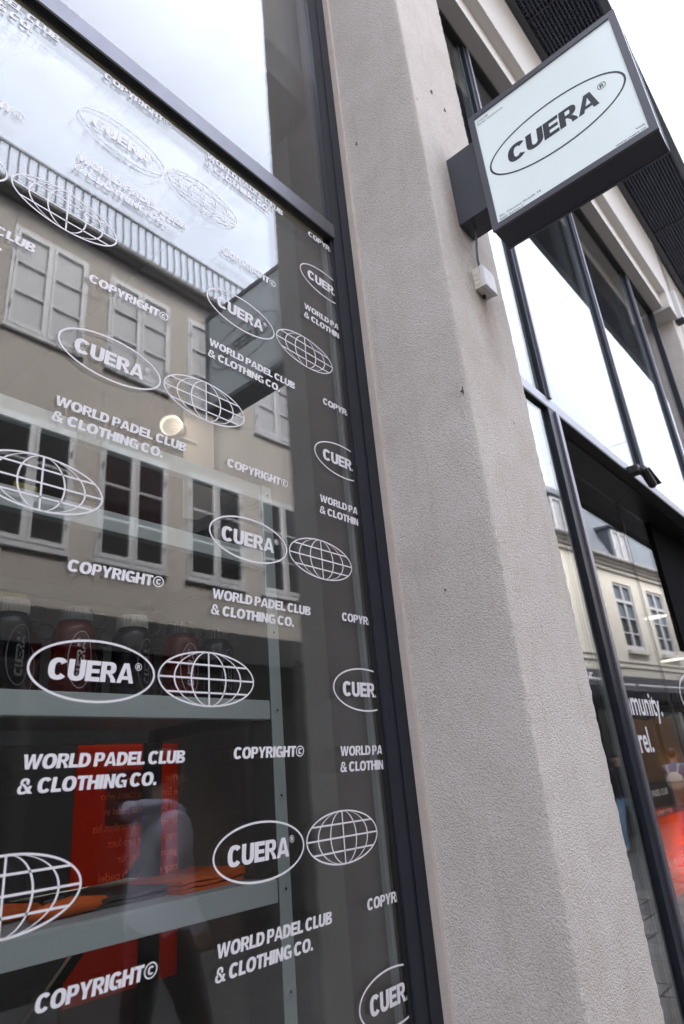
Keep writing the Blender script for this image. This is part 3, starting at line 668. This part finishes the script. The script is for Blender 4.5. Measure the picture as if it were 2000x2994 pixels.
# ------------------------------------------------------------------ projecting sign on the pillar
SIGNB = mat('sign_frame_dark', (.040, .043, .055), .45, .15, 10)
SIGNF = mat('sign_rim', (.085, .085, .105), .4, .1, 10)
sg = thing('projecting_sign', 'square white projecting shop sign in a dark frame on the stucco pillar', 'sign')
sx0, sx1, sy0, sy1, sz0, sz1 = 1.690, 1.806, -1.017, -.483, 3.250, 3.786
rim = .022
bx('case', SIGNB, sg, sx0 + .010, sx1 - .010, sy0 + .002, sy1 - .002, sz0 + .002, sz1 - .002)
for xa, xb in ((sx0, sx0 + .0098), (sx1 - .0098, sx1)):
    MB().prism([(sy0, sz0), (sy1, sz0), (sy1 - rim, sz0 + rim), (sy0 + rim, sz0 + rim)], 'x', xa, xb).build('rim', SIGNF, sg)
    MB().prism([(sy0, sz1), (sy0 + rim, sz1 - rim), (sy1 - rim, sz1 - rim), (sy1, sz1)], 'x', xa, xb).build('rim', SIGNF, sg)
    MB().prism([(sy0, sz0 + .0006), (sy0 + rim, sz0 + rim + .0006), (sy0 + rim, sz1 - rim - .0006), (sy0, sz1 - .0006)], 'x', xa, xb).build('rim', SIGNF, sg)
    MB().prism([(sy1, sz0 + .0006), (sy1, sz1 - .0006), (sy1 - rim, sz1 - rim - .0006), (sy1 - rim, sz0 + rim + .0006)], 'x', xa, xb).build('rim', SIGNF, sg)
PANEL = mat('sign_panel_white', (.70, .775, .785), .25, .025, 5)
pb_ = PANEL.node_tree.nodes['Principled BSDF']; pb_.inputs['Emission Color'].default_value = (.86, .95, 1, 1); pb_.inputs['Emission Strength'].default_value = 0.058
bx('panel', PANEL, sg, sx0 + .006, sx0 + .0096, sy0 + rim, sy1 - rim, sz0 + rim, sz1 - rim)
bx('panel', PANEL, sg, sx1 - .0096, sx1 - .006, sy0 + rim, sy1 - rim, sz0 + rim, sz1 - rim)
INK = mat('sign_ink', (.022, .024, .030), .5)
GREYINK = mat('sign_grey_ink', (.10, .11, .115), .5)
def sign_print(name, polys, m, x, sgn=-1):
    """print on the sign face; u runs from the wall outwards"""
    me = flat(name, polys, m)
    o = link(bpy.data.objects.new(name, me), sg); o.location = (x, 0, 0); o.rotation_euler = (0, 0, R(-90)); return o
# local x -> world -y after a -90 degree turn
sign_print('logo_print', [[(u + .752, z + 3.508) for u, z in pz] for pz in logo(.466, .209, .0066)], INK, sx0 + .0056)
small = ffit('Cuera®', .512, .556, 3.742, .0085, .022) + ffit('Padel Clubhouse', .512, .612, 3.728, .0085, .022)
small += ffit('Skt. Clemens Stræde 16', .513, .662, 3.294, .0085, .022) + ffit('8000 Aarhus C', .513, .600, 3.280, .0085, .022)
small += ffit('Visit', .962, .988, 3.294, .0085, .022) + ffit('www.cuera.co', .900, .988, 3.280, .0085, .022)
sign_print('address_print', small, GREYINK, sx0 + .0056)
MB().bevel_box(1.706, 1.808, sy1 + .001, -.363, 3.376, 3.692, b=.002).build('mount_box', SIGNB, sg)
cb = thing('sign_cable', 'thin dark cable hanging from the sign mount to the junction box', 'cable')
MB().tube([(1.752, -.402, 3.376), (1.748, -.400, 3.33), (1.738, -.396, 3.27), (1.737, -.392, 3.22), (1.741, -.392, 3.19)], .0042, 8).build('cable', mat('dark_cable', (.05, .05, .06), .5), cb)
jb = thing('junction_box', 'small weathered white junction box under the projecting sign', 'junction box')
JBM = mat('aged_plastic', (.60, .56, .50), .5, .14, 40); JBL = mat('aged_plastic_lid', (.66, .65, .66), .45, .08, 30)
MB().bevel_box(1.729, 1.809, -.393, -.3655, 3.105, 3.189, b=.004).build('base', JBM, jb)
MB().bevel_box(1.7275, 1.8105, -.408, -.3935, 3.1035, 3.1905, b=.004).build('lid', JBL, jb)
for zz in (3.126, 3.147, 3.168): MB().lathe([(.0088, 0), (.0088, .0012), (.0072, .0014)], 18).xf(Matrix.Translation((1.7291, -.379, zz)) @ Matrix.Rotation(R(-90), 4, 'Y')).build('knockout', JBM, jb)
MB().lathe([(.006, 0), (.006, .012)], 10).xf(Matrix.Translation((1.776, -.372, 3.094))).build('gland', BLACK, jb)

# ---- CCTV camera on the entrance transom
cc = thing('security_camera', 'black bullet security camera with sun visor on the entrance transom', 'camera'); cc.location = (4.46 * .3, -.02 * .3, 3.40 * .3); cc.scale = (.7, .7, .7)
CCM = mat('camera_black', (.012, .012, .015), .4)
MB().bevel_box(4.40, 4.52, -.125, -.0205, 3.36, 3.44, b=.012).build('mount', CCM, cc)
MB().lathe([(.035, -.16), (.042, -.13), (.042, .08), (.034, .10)], 18).xf(Matrix.Translation((4.63, -.14, 3.335)) @ Matrix.Rotation(R(28), 4, 'Y') @ Matrix.Rotation(R(90), 4, 'Y')).build('body', CCM, cc, True)
MB().bevel_box(-.12, .22, -.055, .055, .046, .054, b=.003).xf(Matrix.Translation((4.63, -.14, 3.335)) @ Matrix.Rotation(R(12), 4, 'Y')).build('visor', CCM, cc)
wl = thing('wall_light', 'small white wall fixture on the far pier beneath the canopy', 'wall light')
MB().bevel_box(7.86, 7.95, -.26, -.162, 6.45, 6.86, b=.01).build('housing', WHITEPAINT, wl)
MB().bevel_box(7.855, 7.955, -.265, -.17, 6.40, 6.445, b=.006).build('lens_hood', BLACK, wl)

# ------------------------------------------------------------------ things inside the entrance bay
pl = thing('display_plinth', 'orange acrylic display box with glowing mirrored oval logo inside the entrance', 'display box')
ACR2 = acrylic_mat('orange_acrylic_box', (.95, .30, .08), (.95, .24, .04), .85)
bx('front_panel', ACR2, pl, 4.90, 5.95, .50, .506, .78, 1.236); bx('side_panel', ACR2, pl, 4.90, 4.906, .507, 1.0, .78, 1.236)
bx('top_panel', acrylic_mat('orange_acrylic_top', (.9, .35, .25), (.70, .25, .16), .85), pl, 4.895, 5.955, .495, 1.005, 1.237, 1.245)
bx('back_panel', ACR2, pl, 4.907, 5.95, .994, 1.0, .78, 1.236)
bx('base', mat('plinth_base', (.16, .11, .08), .8), pl, 4.93, 5.92, .53, .98, .03, .779)
lg = [[(-u + 5.26, z + .978) for u, z in pz] for pz in logo(.72, .125, .012)]
link(bpy.data.objects.new('logo_print', flat('logo_print', lg, emit_mat('logo_red', (1, .10, .06), .22))), pl).location = (0, .498, 0)
pll = bpy.data.lights.new('plinth_glow', 'POINT'); pll.energy = 7; pll.color = (1, .72, .48); pll.shadow_soft_size = .06
plo = bpy.data.objects.new('plinth_glow', pll); COL.objects.link(plo); plo.parent = pl; plo.location = (5.35, .78, .95)
GARM = [mat('garment_brown', (.13, .075, .035), .9, .3, 8), mat('garment_tan', (.26, .17, .09), .9, .2, 8), mat('garment_grey', (.22, .21, .20), .9, .2, 8), mat('garment_ochre', (.24, .12, .03), .9, .2, 8)]
rail = thing('clothes_rail', 'black clothes rail standing inside the entrance', 'clothes rail')
MB().tube([(6.8, .45, 2.02), (6.8, 1.75, 2.02)], .014, 8).build('bar', BLACK, rail)
for yy in (.46, 1.74): MB().tube([(6.8, yy, .03), (6.8, yy, 2.02)], .014, 8).build('post', BLACK, rail)
sh = [(-.24, 0), (.24, 0), (.25, .55), (.38, .42), (.44, .50), (.27, .74), (.09, .79), (0, .76), (-.09, .79), (-.27, .74), (-.44, .50), (-.38, .42), (-.25, .55)]
for i, (yy, gm, lab) in enumerate(((.66, 2, 'grey shirt with white swing tag hanging at the glass end of the rail'), (.98, 3, 'ochre shirt with white swing tag hanging between grey and brown shirts'), (1.28, 0, 'brown shirt hanging on the clothes rail beside the tan one'), (1.56, 1, 'tan shirt hanging at the inner end of the clothes rail'))):
    t = thing('hanging_shirt', lab, 'shirt', 'shirts on the clothes rail', (6.8 - .03 * i, yy, 1.16), R(90 + random.uniform(-14, 14)))
    v = MB(); n_ = 9
    mb = MB().prism(sh, 'y', -.035, .035); mb.build('fabric', GARM[gm], t)
    for q in range(4): MB().tube([(-.17 + q * .11, -.036, .05), (-.16 + q * .11 + .02 * (q % 2), -.041, .35), (-.15 + q * .10, -.036, .60)], [.010, .014, .006], 6).build('fold', GARM[gm], t, True)
    MB().tube([(0, 0, .76), (0, 0, .82), (.02, 0, .85)], .004, 6).build('hanger', BLACK, t)
    if i < 2: MB().box(-.10, .14, -.052, -.050, .58, .68).build('swing_tag', WHITEPAINT, t)
cr = thing('black_crate', 'black crate with small white lettering beside the orange display box', 'crate')
MB().bevel_box(6.15, 6.95, .9, 1.3, .9, 1.40, b=.01).build('body', BLACK, cr)
link(bpy.data.objects.new('text_print', flat('text_print', fit('PADEL CLUB', 6.18, 6.6, 1.30, .05, 0), VINYL)), cr).location = (0, .898, 0)
bx('table', mat('dark_table', (.05, .035, .025), .7), cr, 6.0, 7.1, .8, 1.4, .03, .89)
cb2 = thing('wall_shelf', 'wooden wall shelf with folded stacks far inside the entrance', 'shelf')
WOODM = mat('shelf_wood', (.22, .12, .05), .6, .2, 6)
for zz in (.5, 1.0, 1.5, 2.0): bx('board', WOODM, cb2, 7.6, 8.9, 2.6, 3.0, zz, zz + .03)
for i in range(9): bx('folded_stack', GARM[i % 4], cb2, 7.65 + (i % 3) * .42, 7.98 + (i % 3) * .42, 2.63, 2.95, (.531, 1.031, 1.531)[i // 3], (.75, 1.22, 1.70)[i // 3])
LAMPD = emit_mat('pendant_glow', (1, .9, .74), .5)
for i, (x, y, z) in enumerate(((9.1, 1.2, 3.23), (8.3, 1.0, 2.62), (6.2, 2.6, 2.9))):
    t = thing('pendant_lamp', 'round lit ceiling lamp glowing inside the entrance', 'lamp', 'lamps inside the entrance', (min(x, 8.85), y, z))
    MB().lathe([(.14, -.012), (.14, 0), (.10, .02)], 20).build('shade', WHITEPAINT, t); MB().lathe([(.001, -.014), (.13, -.014)], 20, capb=False, capt=False).build('diffuser', LAMPD, t)
    MB().tube([(0, 0, .02), (0, 0, 4.25 - z)], .004, 6).build('rod', BLACK, t)

for i, (x, y, w_) in enumerate(((.35, 2.4, 5), (1.18, 2.7, 300), (-.9, 2.4, 5), (5.4, 1.5, 20), (5.9, .9, 26))):  # ceiling spots, some added to backlight the sign and light box and shirts
    t = thing('ceiling_spot', 'small lit ceiling spot above the shop floor', 'spot lamp', 'ceiling spots inside the shop', (x, y, 4.249))
    MB().lathe([(.045, -.12), (.05, -.115), (.05, 0)], 18, capb=False).build('housing', CAPM['black'], t); MB().lathe([(.001, -.105), (.045, -.105)], 18, capb=False, capt=False).build('lens', emit_mat('spot_lens', (1, .9, .74), .08), t)
    l = bpy.data.lights.new('ceiling_spot_beam', 'SPOT'); l.energy = w_; l.color = (1, .86, .70); l.spot_size = R(95); l.spot_blend = .7; l.shadow_soft_size = .04
    lo = bpy.data.objects.new('ceiling_spot_beam', l); COL.objects.link(lo); lo.parent = t; lo.location = (0, 0, -.10); lo.rotation_euler = Vector((.09, -1.75, -2.62) if i == 1 else (0, -.2, -1)).to_track_quat('-Z', 'Y').to_euler(); l.spot_size = R(13 if i == 1 else 95)

# ------------------------------------------------------------------ the house across the street (seen mirrored in the printed window)
OY = -6.0
opp = thing('townhouse', 'beige panelled townhouse with white casement windows and a bowed roof railing', 'building')
WALLM = mat('beige_facade', (.45, .41, .375), .88, .06, 1.2, .1, 60)
WIN_W, PITCH, WX0 = 1.035, 1.372, 2.57
FRM = mat('window_white', (.55, .55, .57), .5, .05)
DGLASS = mat('dark_pane', (.018, .017, .018), .04, .1, 3, spec=.6)
BLIND = mat('blind_pane', (.40, .40, .42), .45, .05, 3, spec=.35)
EAVE = mat('eave_grey', (.26, .25, .24), .7, .1)
cols = range(-5, 4)
Z1a, Z1b, Z2a, Z2b, ZE = 4.39, 6.01, 7.17, 8.76, 9.13
# wall panels with open joints
def panel(x0, x1, z0, z1): bx('wall_panel', WALLM, opp, x0 + .002, x1 - .002, OY - .12, OY + random.uniform(-.002, .002), z0 + .002, z1 - .002)
bx('wall_core', mat('joint_dark', (.07, .06, .05), .9), opp, -4.4, 8.0, OY - .14, OY - .121, 3.70, ZE)
for i in cols:
    xa = WX0 + i * PITCH; xb = xa + WIN_W; xc = xa + PITCH
    for a, b in ((3.72, Z1a), (Z1b, Z2a), (Z2b, ZE)): panel(xa, xa + WIN_W / 2, a, b); panel(xa + WIN_W / 2, xb, a, b)
    if xb < 8.0: panel(xb, min(xc, 8.0), 3.72, Z1b + .3); panel(xb, min(xc, 8.0), Z1b + .3, Z2a); panel(xb, min(xc, 8.0), Z2a, ZE)
# casement window prototype at origin (lower-left corner)
def casement(parent, x, z, h, pane_m, open_=False):
    w = link(bpy.data.objects.new('window', None), parent); w.location = (x, OY, z)
    fr = .04
    MB().box(0, WIN_W, -.06, .012, 0, fr).box(0, WIN_W, -.06, .012, h - fr, h).box(0, fr, -.06, .0121, fr, h - fr).box(WIN_W - fr, WIN_W, -.06, .0121, fr, h - fr).box(WIN_W / 2 - .02, WIN_W / 2 + .02, -.06, .0122, fr, h - fr).build('frame', FRM, w)
    MB().prism([(-.05, -.03), (.05, -.045), (.05, -.02), (-.05, -.001)], 'x', -.02, WIN_W + .02).build('sill', FRM, w)
    for s in (0, 1):
        a = fr + .004 if s == 0 else WIN_W / 2 + .024; b = WIN_W / 2 - .024 if s == 0 else WIN_W - fr - .004
        st = .036; mb = MB()
        mb.box(a, a + st, -.035, .022, fr + .004, h - fr - .004).box(b - st, b, -.035, .022, fr + .004, h - fr - .004)
        mb.box(a + st, b - st, -.035, .0221, fr + .004, fr + .004 + .06).box(a + st, b - st, -.035, .0221, h - fr - .06, h - fr - .004)
        hh = h - 2 * fr - .124; z0 = fr + .064
        for q in (1, 2): mb.box(a + st, b - st, -.03, .0205, z0 + hh * q / 3 - .012, z0 + hh * q / 3 + .012)
        sash = mb.build('sash', FRM, w)
        for q in range(3): bx('pane', pane_m, w, a + st, b - st, -.012, -.006, z0 + hh * q / 3 + (.012 if q else 0), z0 + hh * (q + 1) / 3 - (.012 if q < 2 else 0))
        for q in (.2, .8): bx('hinge', EAVE, w, (0.035 if s == 0 else WIN_W - .06), (.06 if s == 0 else WIN_W - .035), .0225, .035, h * q - .04, h * q + .04)
    return w
protos = {}
for i in cols:
    for zz, h, pm in ((Z1a, Z1b - Z1a, DGLASS), (Z2a, Z2b - Z2a, BLIND)):
        pmm = BLIND if (pm is DGLASS and i == -9) else pm
        if (zz, pmm.name) not in protos: protos[(zz, pmm.name)] = casement(opp, WX0 + i * PITCH, zz, h, pmm)
        else:
            src = protos[(zz, pmm.name)]; w = src.copy(); link(w, opp); w.location = (WX0 + i * PITCH, OY, zz)
            for ch in src.children: c = ch.copy(); link(c, w)
MB().prism([(OY - .2, ZE + .001), (OY + .10, ZE + .001), (OY + .16, ZE + .13), (OY + .16, ZE + .16), (OY - .2, ZE + .16)], 'x', -4.4, 8.0).build('eave', EAVE, opp)
MB().tube([(-4.4, OY + .15, ZE + .10), (8, OY + .15, ZE + .10)], .06, 8).build('gutter', EAVE, opp)
RAILM = mat('railing_dark', (.03, .03, .033), .5)
MB().box(-4.4, 8.0, OY - .02, OY + .02, 10.04, 10.07).build('handrail', RAILM, opp); MB().box(-4.4, 8.0, OY - .016, OY + .016, ZE + .23, ZE + .25).build('bottom_rail', RAILM, opp)
bal = MB().tube([(0, 0, ZE + .17), (0, .018, ZE + .30), (0, .030, ZE + .42), (0, .022, ZE + .56), (0, .006, ZE + .70), (0, 0, 10.04)], .012, 6).mesh('baluster', RAILM)
for i in range(92): link(bpy.data.objects.new('baluster', bal), opp).location = (-4.3 + i * .1333, OY, 0)
bx('roof', mat('roof_grey', (.09, .09, .10), .8), opp, -4.4, 8.0, OY - 8, OY - .2, ZE + .02, ZE + .155)
# dark shopfront below
SHOPD = mat('shopfront_dark', (.030, .028, .028), .5, .3, 2)
bx('shopfront', SHOPD, opp, -4.4, 8.0, OY - .16, OY - .05, .0, 3.30)
bx('sign_fascia', mat('fascia_grey', (.030, .030, .032), .7), opp, -4.4, 8.0, OY - .10, OY + .06, 3.301, 3.70)
for i in range(8): bx('shop_glass', DGLASS, opp, -4.2 + i * 1.52, -2.85 + i * 1.52, OY - .049, OY - .03, .5, 3.1)

# ------------------------------------------------------------------ the cream house further on (mirrored in the entrance glass)
ang = math.atan(.12)
crm = thing('cream_house', 'cream house with white windows, grey mansard dormers and dark shop awning', 'building', None, (8.0, -6.0, 0), ang)
kx = 1 / math.cos(ang)
CREAM = mat('cream_render', (.62, .585, .52), .88, .05, .8, .1, 40)
LEN = 26
ux = lambda x: (x - 8.0) * kx
wcols = [ux(19.9) + 2.25 * i for i in (-5, -4, -3, 0, 1, 2, 3, 4, 5)]
CW = 1.17; CZ0, CZ1 = 4.55, 6.53
edges = [0.0]
for a in wcols:
    if a > 0.2 and a + CW < LEN: edges += [a, a + CW]
edges.append(LEN)
wall = MB()
for i in range(0, len(edges), 2): wall.box(edges[i], edges[i + 1], -.3, 0, CZ0, CZ1)
wall.box(0, LEN, -.3, 0, CZ1 + .0005, 7.15).box(0, LEN, -.3, 0, 3.72, CZ0 - .0005)
wall.build('wall', CREAM, crm)
for zz in (3.98, 4.13): bx('string_course', CREAM, crm, 0, LEN, 0.001, .03, zz, zz + .035)
for zz, d in ((6.86, .06), (6.98, .11), (7.08, .17)): bx('cornice', CREAM, crm, 0, LEN, .001, d, zz, zz + .09)
for s_ in wcols:
    if not (.2 < s_ < LEN - CW): continue
    w = link(bpy.data.objects.new('window', None), crm); w.location = (s_, 0, CZ0); h = CZ1 - CZ0
    fr = .07; m = MB().box(0, fr, -.13, -.03, 0, h).box(CW - fr, CW, -.13, -.03, 0, h).box(fr, CW - fr, -.13, -.0301, 0, fr + .03).box(fr, CW - fr, -.13, -.0301, h - fr, h).box(CW / 2 - .05, CW / 2 + .05, -.13, -.0302, fr + .03, h - fr).box(fr, CW / 2 - .05, -.13, -.0303, h * .70, h * .70 + .09).box(CW / 2 + .05, CW - fr, -.13, -.0303, h * .70, h * .70 + .09)
    for q in (.24, .47): m.box(fr, CW / 2 - .05, -.11, -.04, h * q - .015, h * q + .015).box(CW / 2 + .05, CW - fr, -.11, -.04, h * q - .015, h * q + .015)
    m.build('frame', FRM, w)
    for a, b in ((fr, CW / 2 - .05), (CW / 2 + .05, CW - fr)):
        for q0, q1 in ((.05, .24), (.24, .47), (.47, .70), (.745, .965)): bx('pane', DGLASS if q1 < .5 else mat('blue_pane', (.14, .17, .21), .05, .1, 3), w, a, b, -.095, -.09, h * q0, h * q1)
    bx('sill', mat('sill_stone', (.55, .53, .48), .8), w, -.06, CW + .06, -.02, .10, -.16, -.06)
# roof: clay tile edge, mansard slope, dormers
tile = MB().prism([(0, 0), (.34, -.10), (.34, -.07), (0, .035)], 'x', 0, .2).mesh('tile', mat('clay_tile', (.26, .10, .06), .8, .35, 5))
for i in range(int(LEN / .22)): link(bpy.data.objects.new('tile', tile), crm).location = (i * .22, -.14, 7.30)
MB().tube([(0, .23, 7.19), (LEN, .23, 7.19)], .06, 8).build('gutter', EAVE, crm)
SLATE = mat('mansard_slate', (.115, .13, .155), .55, .15, 3)
MB().prism([(-.1, 7.32), (-.75, 9.3), (-4.5, 10.1), (-4.5, 7.2), (-.1, 7.2)], 'x', 0, LEN).build('roof', SLATE, crm)
dorm = [ux(16.55) + 4.35 * i for i in range(-1, 4)]
for s_ in dorm:
    d = link(bpy.data.objects.new('dormer', None), crm); d.location = (s_, -.05, 7.33)
    MB().box(-.12, 1.08, -1.4, -.06, 0, 1.12).build('cheeks', SLATE, d)
    MB().prism([(-1.5, 1.121), (.06, 1.121), (.06, 1.17), (-1.5, 1.34)], 'x', -.20, 1.16).build('dormer_roof', SLATE, d)
    MB().box(-.04, 1.0, -.059, .0, .03, .13).box(-.04, 1.0, -.059, .0, 1.0, 1.09).box(-.04, .06, -.059, .001, .13, 1.0).box(.90, 1.0, -.059, .001, .13, 1.0).box(.44, .52, -.059, .001, .13, 1.0).build('frame', FRM, d)
    bx('pane', BLIND, d, .06, .44, -.04, -.035, .13, 1.0); bx('pane', BLIND, d, .52, .90, -.04, -.035, .13, 1.0)
bx('sign_fascia', mat('fascia_slate', (.085, .085, .10), .6), crm, 0, LEN, -.2, .07, 3.47, 3.719)
for i in range(6):
    a = ux(15.2) - 8 + i * 4.2
    MB().prism([(0.071, 3.46), (.9, 3.16), (.9, 2.92), (.88, 2.92), (.88, 3.14), (0.071, 3.43)], 'x', a, a + 4.0).build('awning', mat('awning_black', (.022, .022, .026), .8), crm)
    MB().tube([(a, .08, 3.475), (a + 4.0, .08, 3.475)], .035, 8).build('awning_tube', WHITEPAINT, crm)
aw = [[(x, z) for x, z in pz] for pz in sub(G['/A'][1], .2, 0, 0) + sub(G['R'][1], .2, .38, 0) + sub(G['/A'][1], .2, .76, 0)]
o = link(bpy.data.objects.new('text_print', flat('text_print', aw, mat('grey_letter', (.30, .30, .31), .6))), crm); o.location = (ux(17.6), .092, 3.14 + .06); o.rotation_euler = (R(0), 0, R(180))
bx('shopfront', SHOPD, crm, 0, LEN, -.3, -.08, 0, 3.46)
for i in range(12): bx('shop_glass', DGLASS, crm, .2 + i * 2.1, 2.0 + i * 2.1, -.079, -.06, .4, 2.8)
# unseen house behind the camera, added to block sky light from the street end
nb = thing('sky_block_house', 'plain grey rendered house added unseen down the street to block sky light', 'building')
bx('wall', WALLM, nb, -34, -4.41, OY - 8, OY, 0, 9.2); bx('roof', MATS['roof_grey'], nb, -34, -4.41, OY - 8, OY + .1, 9.201, 9.4)

# wires over the street
for i, (a, b) in enumerate((((17.7, -5.3, 9.85), (17.0, -.19, 9.6)),)):
    pts = [Vector(a).lerp(Vector(b), t / 16) - Vector((0, 0, .25 * (1 - (2 * t / 16 - 1) ** 2))) for t in range(17)]
    tag(MB().tube(pts, .007, 6).build('overhead_wire', BLACK), ['thin wire spanning the street at the cream house', 'thin wire spanning the street at the townhouse railing'][i], 'wire')

# ------------------------------------------------------------------ people in the street (seen mirrored)
def person(label, loc, rz, height, top, legs, hair, shoe, stride=.22, bag=None, hood=False):
    t = thing('person', label, 'person', None, loc, R(rz)); k = height / 1.8
    # joints: pelvis root, spine, head, arms, legs  (faces +x)
    J = [((0, 0, .98), .135), ((0, 0, 1.15), .145), ((0, 0, 1.36), .165), ((.01, 0, 1.50), .085), ((.02, 0, 1.58), .058), ((.03, 0, 1.66), .092), ((.03, 0, 1.74), .085),
         ((0, .20, 1.44), .075), ((-.06, .25, 1.18), .052), ((.06, .25, .95), .040), ((.10, .24, .86), .034),
         ((0, -.20, 1.44), .075), ((.08, -.25, 1.18), .052), ((.20, -.23, .98), .040), ((.25, -.22, .90), .034),
         ((.02, .10, .90), .105), ((stride * .7, .10, .50), .070), ((stride * .9, .10, .10), .050), ((stride * .9 + .14, .10, .045), .042),
         ((-.02, -.10, .90), .105), ((-stride * .3, -.10, .50), .070), ((-stride * 1.3, -.10, .13), .050), ((-stride * 1.3 + .13, -.10, .05), .042)]
    E_ = [(0, 1), (1, 2), (2, 3), (3, 4), (4, 5), (5, 6), (2, 7), (7, 8), (8, 9), (9, 10), (2, 11), (11, 12), (12, 13), (13, 14), (0, 15), (15, 16), (16, 17), (17, 18), (0, 19), (19, 20), (20, 21), (21, 22)]
    me = bpy.data.meshes.new('skeleton'); me.from_pydata([tuple(c * k for c in j[0]) for j in J], E_, [])
    o = bpy.data.objects.new('skeleton', me); COL.objects.link(o)
    sk = o.modifiers.new('s', 'SKIN'); ss = o.modifiers.new('u', 'SUBSURF'); ss.levels = 2; ss.render_levels = 2
    for v, j in zip(me.skin_vertices[0].data, J): v.radius = (j[1] * k, j[1] * k); v.use_root = False
    me.skin_vertices[0].data[0].use_root = True
    dg = bpy.context.evaluated_depsgraph_get(); bm_ = bpy.data.meshes.new_from_object(o.evaluated_get(dg)); bpy.data.objects.remove(o)
    bm_.update()
    for v in bm_.vertices:
        q = v.co / k
        if q.z < 1.53: v.co += v.normal * k * ((.020 if q.z > .93 else .010) * mnoise.noise((q.x * 9, q.y * 9, q.z * 5.5)) + .008 * mnoise.noise((q.x * 22, q.y * 22, q.z * 12)))
    for m in (top, legs, mat('skin', (.48, .30, .22), .6), shoe): bm_.materials.append(m)
    for pl_ in bm_.polygons:
        z = pl_.center.z / k; y = abs(pl_.center.y) / k
        pl_.material_index = 3 if z < .10 else 2 if (z > 1.54 or (z < .93 and y > .19)) else 0 if (z > .95 or y > .19) else 1
        pl_.use_smooth = True
    bm_.name = 'body'
    link(bpy.data.objects.new('body', bm_), t)
    hb = bmesh.new(); bmesh.ops.create_uvsphere(hb, u_segments=16, v_segments=10, radius=1)
    mb = MB(); hb.verts.index_update()
    mb.add([((v.co.x * .108 + .012) * k, v.co.y * .098 * k, (v.co.z * .115 + 1.735) * k) for v in hb.verts if True], [[v.index for v in f.verts] for f in hb.faces]); hb.free()
    mb.v = [(x - .012 * k if x > .07 * k and z < 1.74 * k else x, y, z) for x, y, z in mb.v]
    mb.build('hair', hair, t, True)
    # facial features: nose, eyes, mouth
    MB().prism([(.100 * k, 1.650 * k), (.140 * k, 1.655 * k), (.112 * k, 1.705 * k), (.10 * k, 1.705 * k)], 'y', -.012 * k, .012 * k).build('nose', MATS['skin'], t)
    for sy in (-1, 1):
        MB().lathe([(.001, -.006), (.009, -.003), (.009, .003), (.001, .006)], 8, (.108 * k, sy * .034 * k, 1.70 * k)).build('eye', HAIRD, t)
        MB().tube([(.02 * k, sy * .092 * k, 1.64 * k), (.03 * k, sy * .102 * k, 1.67 * k), (.015 * k, sy * .098 * k, 1.70 * k)], .010, 6).build('ear', MATS['skin'], t, True)
    MB().tube([(.112 * k, -.022 * k, 1.625 * k), (.118 * k, 0, 1.624 * k), (.112 * k, .022 * k, 1.625 * k)], .005, 6).build('mouth', mat('lips', (.35, .14, .11), .6), t)
    if hood:
        MB().tube([(.06 * k, .10 * k, 1.50 * k), (-.03 * k, .15 * k, 1.535 * k), (-.13 * k, .08 * k, 1.54 * k), (-.16 * k, 0, 1.52 * k), (-.13 * k, -.08 * k, 1.54 * k), (-.03 * k, -.15 * k, 1.535 * k), (.06 * k, -.10 * k, 1.50 * k)], [.022, .034, .044, .050, .044, .034, .022], 10).build('hood', top, t, True)
    if bag:
        MB().lathe([(.02, -.06), (.15, -.055), (.175, 0), (.15, .055), (.02, .06)], 20).xf(Matrix.Translation((-.23, .02, 1.17 * k)) @ Matrix.Rotation(R(90), 4, 'Y')).build('bag', bag, t, True)
        MB().tube([(-.292, -.16, 1.15 * k), (-.296, .2, 1.15 * k)], .007, 6).build('bag_zip', BLACK, t)
        for sy in (-1, 1): MB().tube([(-.20, sy * .08, 1.30 * k), (-.14, sy * .12, 1.48 * k), (.04, sy * .12, 1.50 * k), (.15, sy * .13, 1.30 * k)], .018, 6).build('bag_strap', bag, t)
    return t
HAIRD = mat('hair_dark', (.012, .010, .009), .5); TRD = mat('trousers_dark', (.07, .068, .07), .9); SHW = mat('shoe_white', (.55, .55, .58), .7)
person('person in a lilac hooded sweatshirt walking past, reflected in the printed window', (2.52, -2.5, 0), 10, 1.86, mat('lilac_sweat', (.64, .62, .74), .9, .22, 9, 1.0, 13), TRD, HAIRD, SHW, .2, None, True).scale = (1.15, 1.22, 1.0)
person('person in light blue jeans and dark jacket walking, reflected beside the pillar', (14.2, -4.0, 0), 175, 1.76, mat('jacket_dark', (.02, .02, .03), .8), mat('jeans_light', (.20, .30, .42), .9, .1, 12), HAIRD, SHW, .34)
person('person in blue shirt with a round cream backpack, reflected in the entrance glass', (15.9, -3.0, 0), 4, 1.72, mat('shirt_blue', (.12, .22, .42), .9, .1, 12), mat('jeans_dark', (.07, .12, .22), .9, .1, 12), mat('hair_brown', (.05, .025, .015), .5), SHW, .2, mat('bag_cream', (.62, .60, .56), .7))
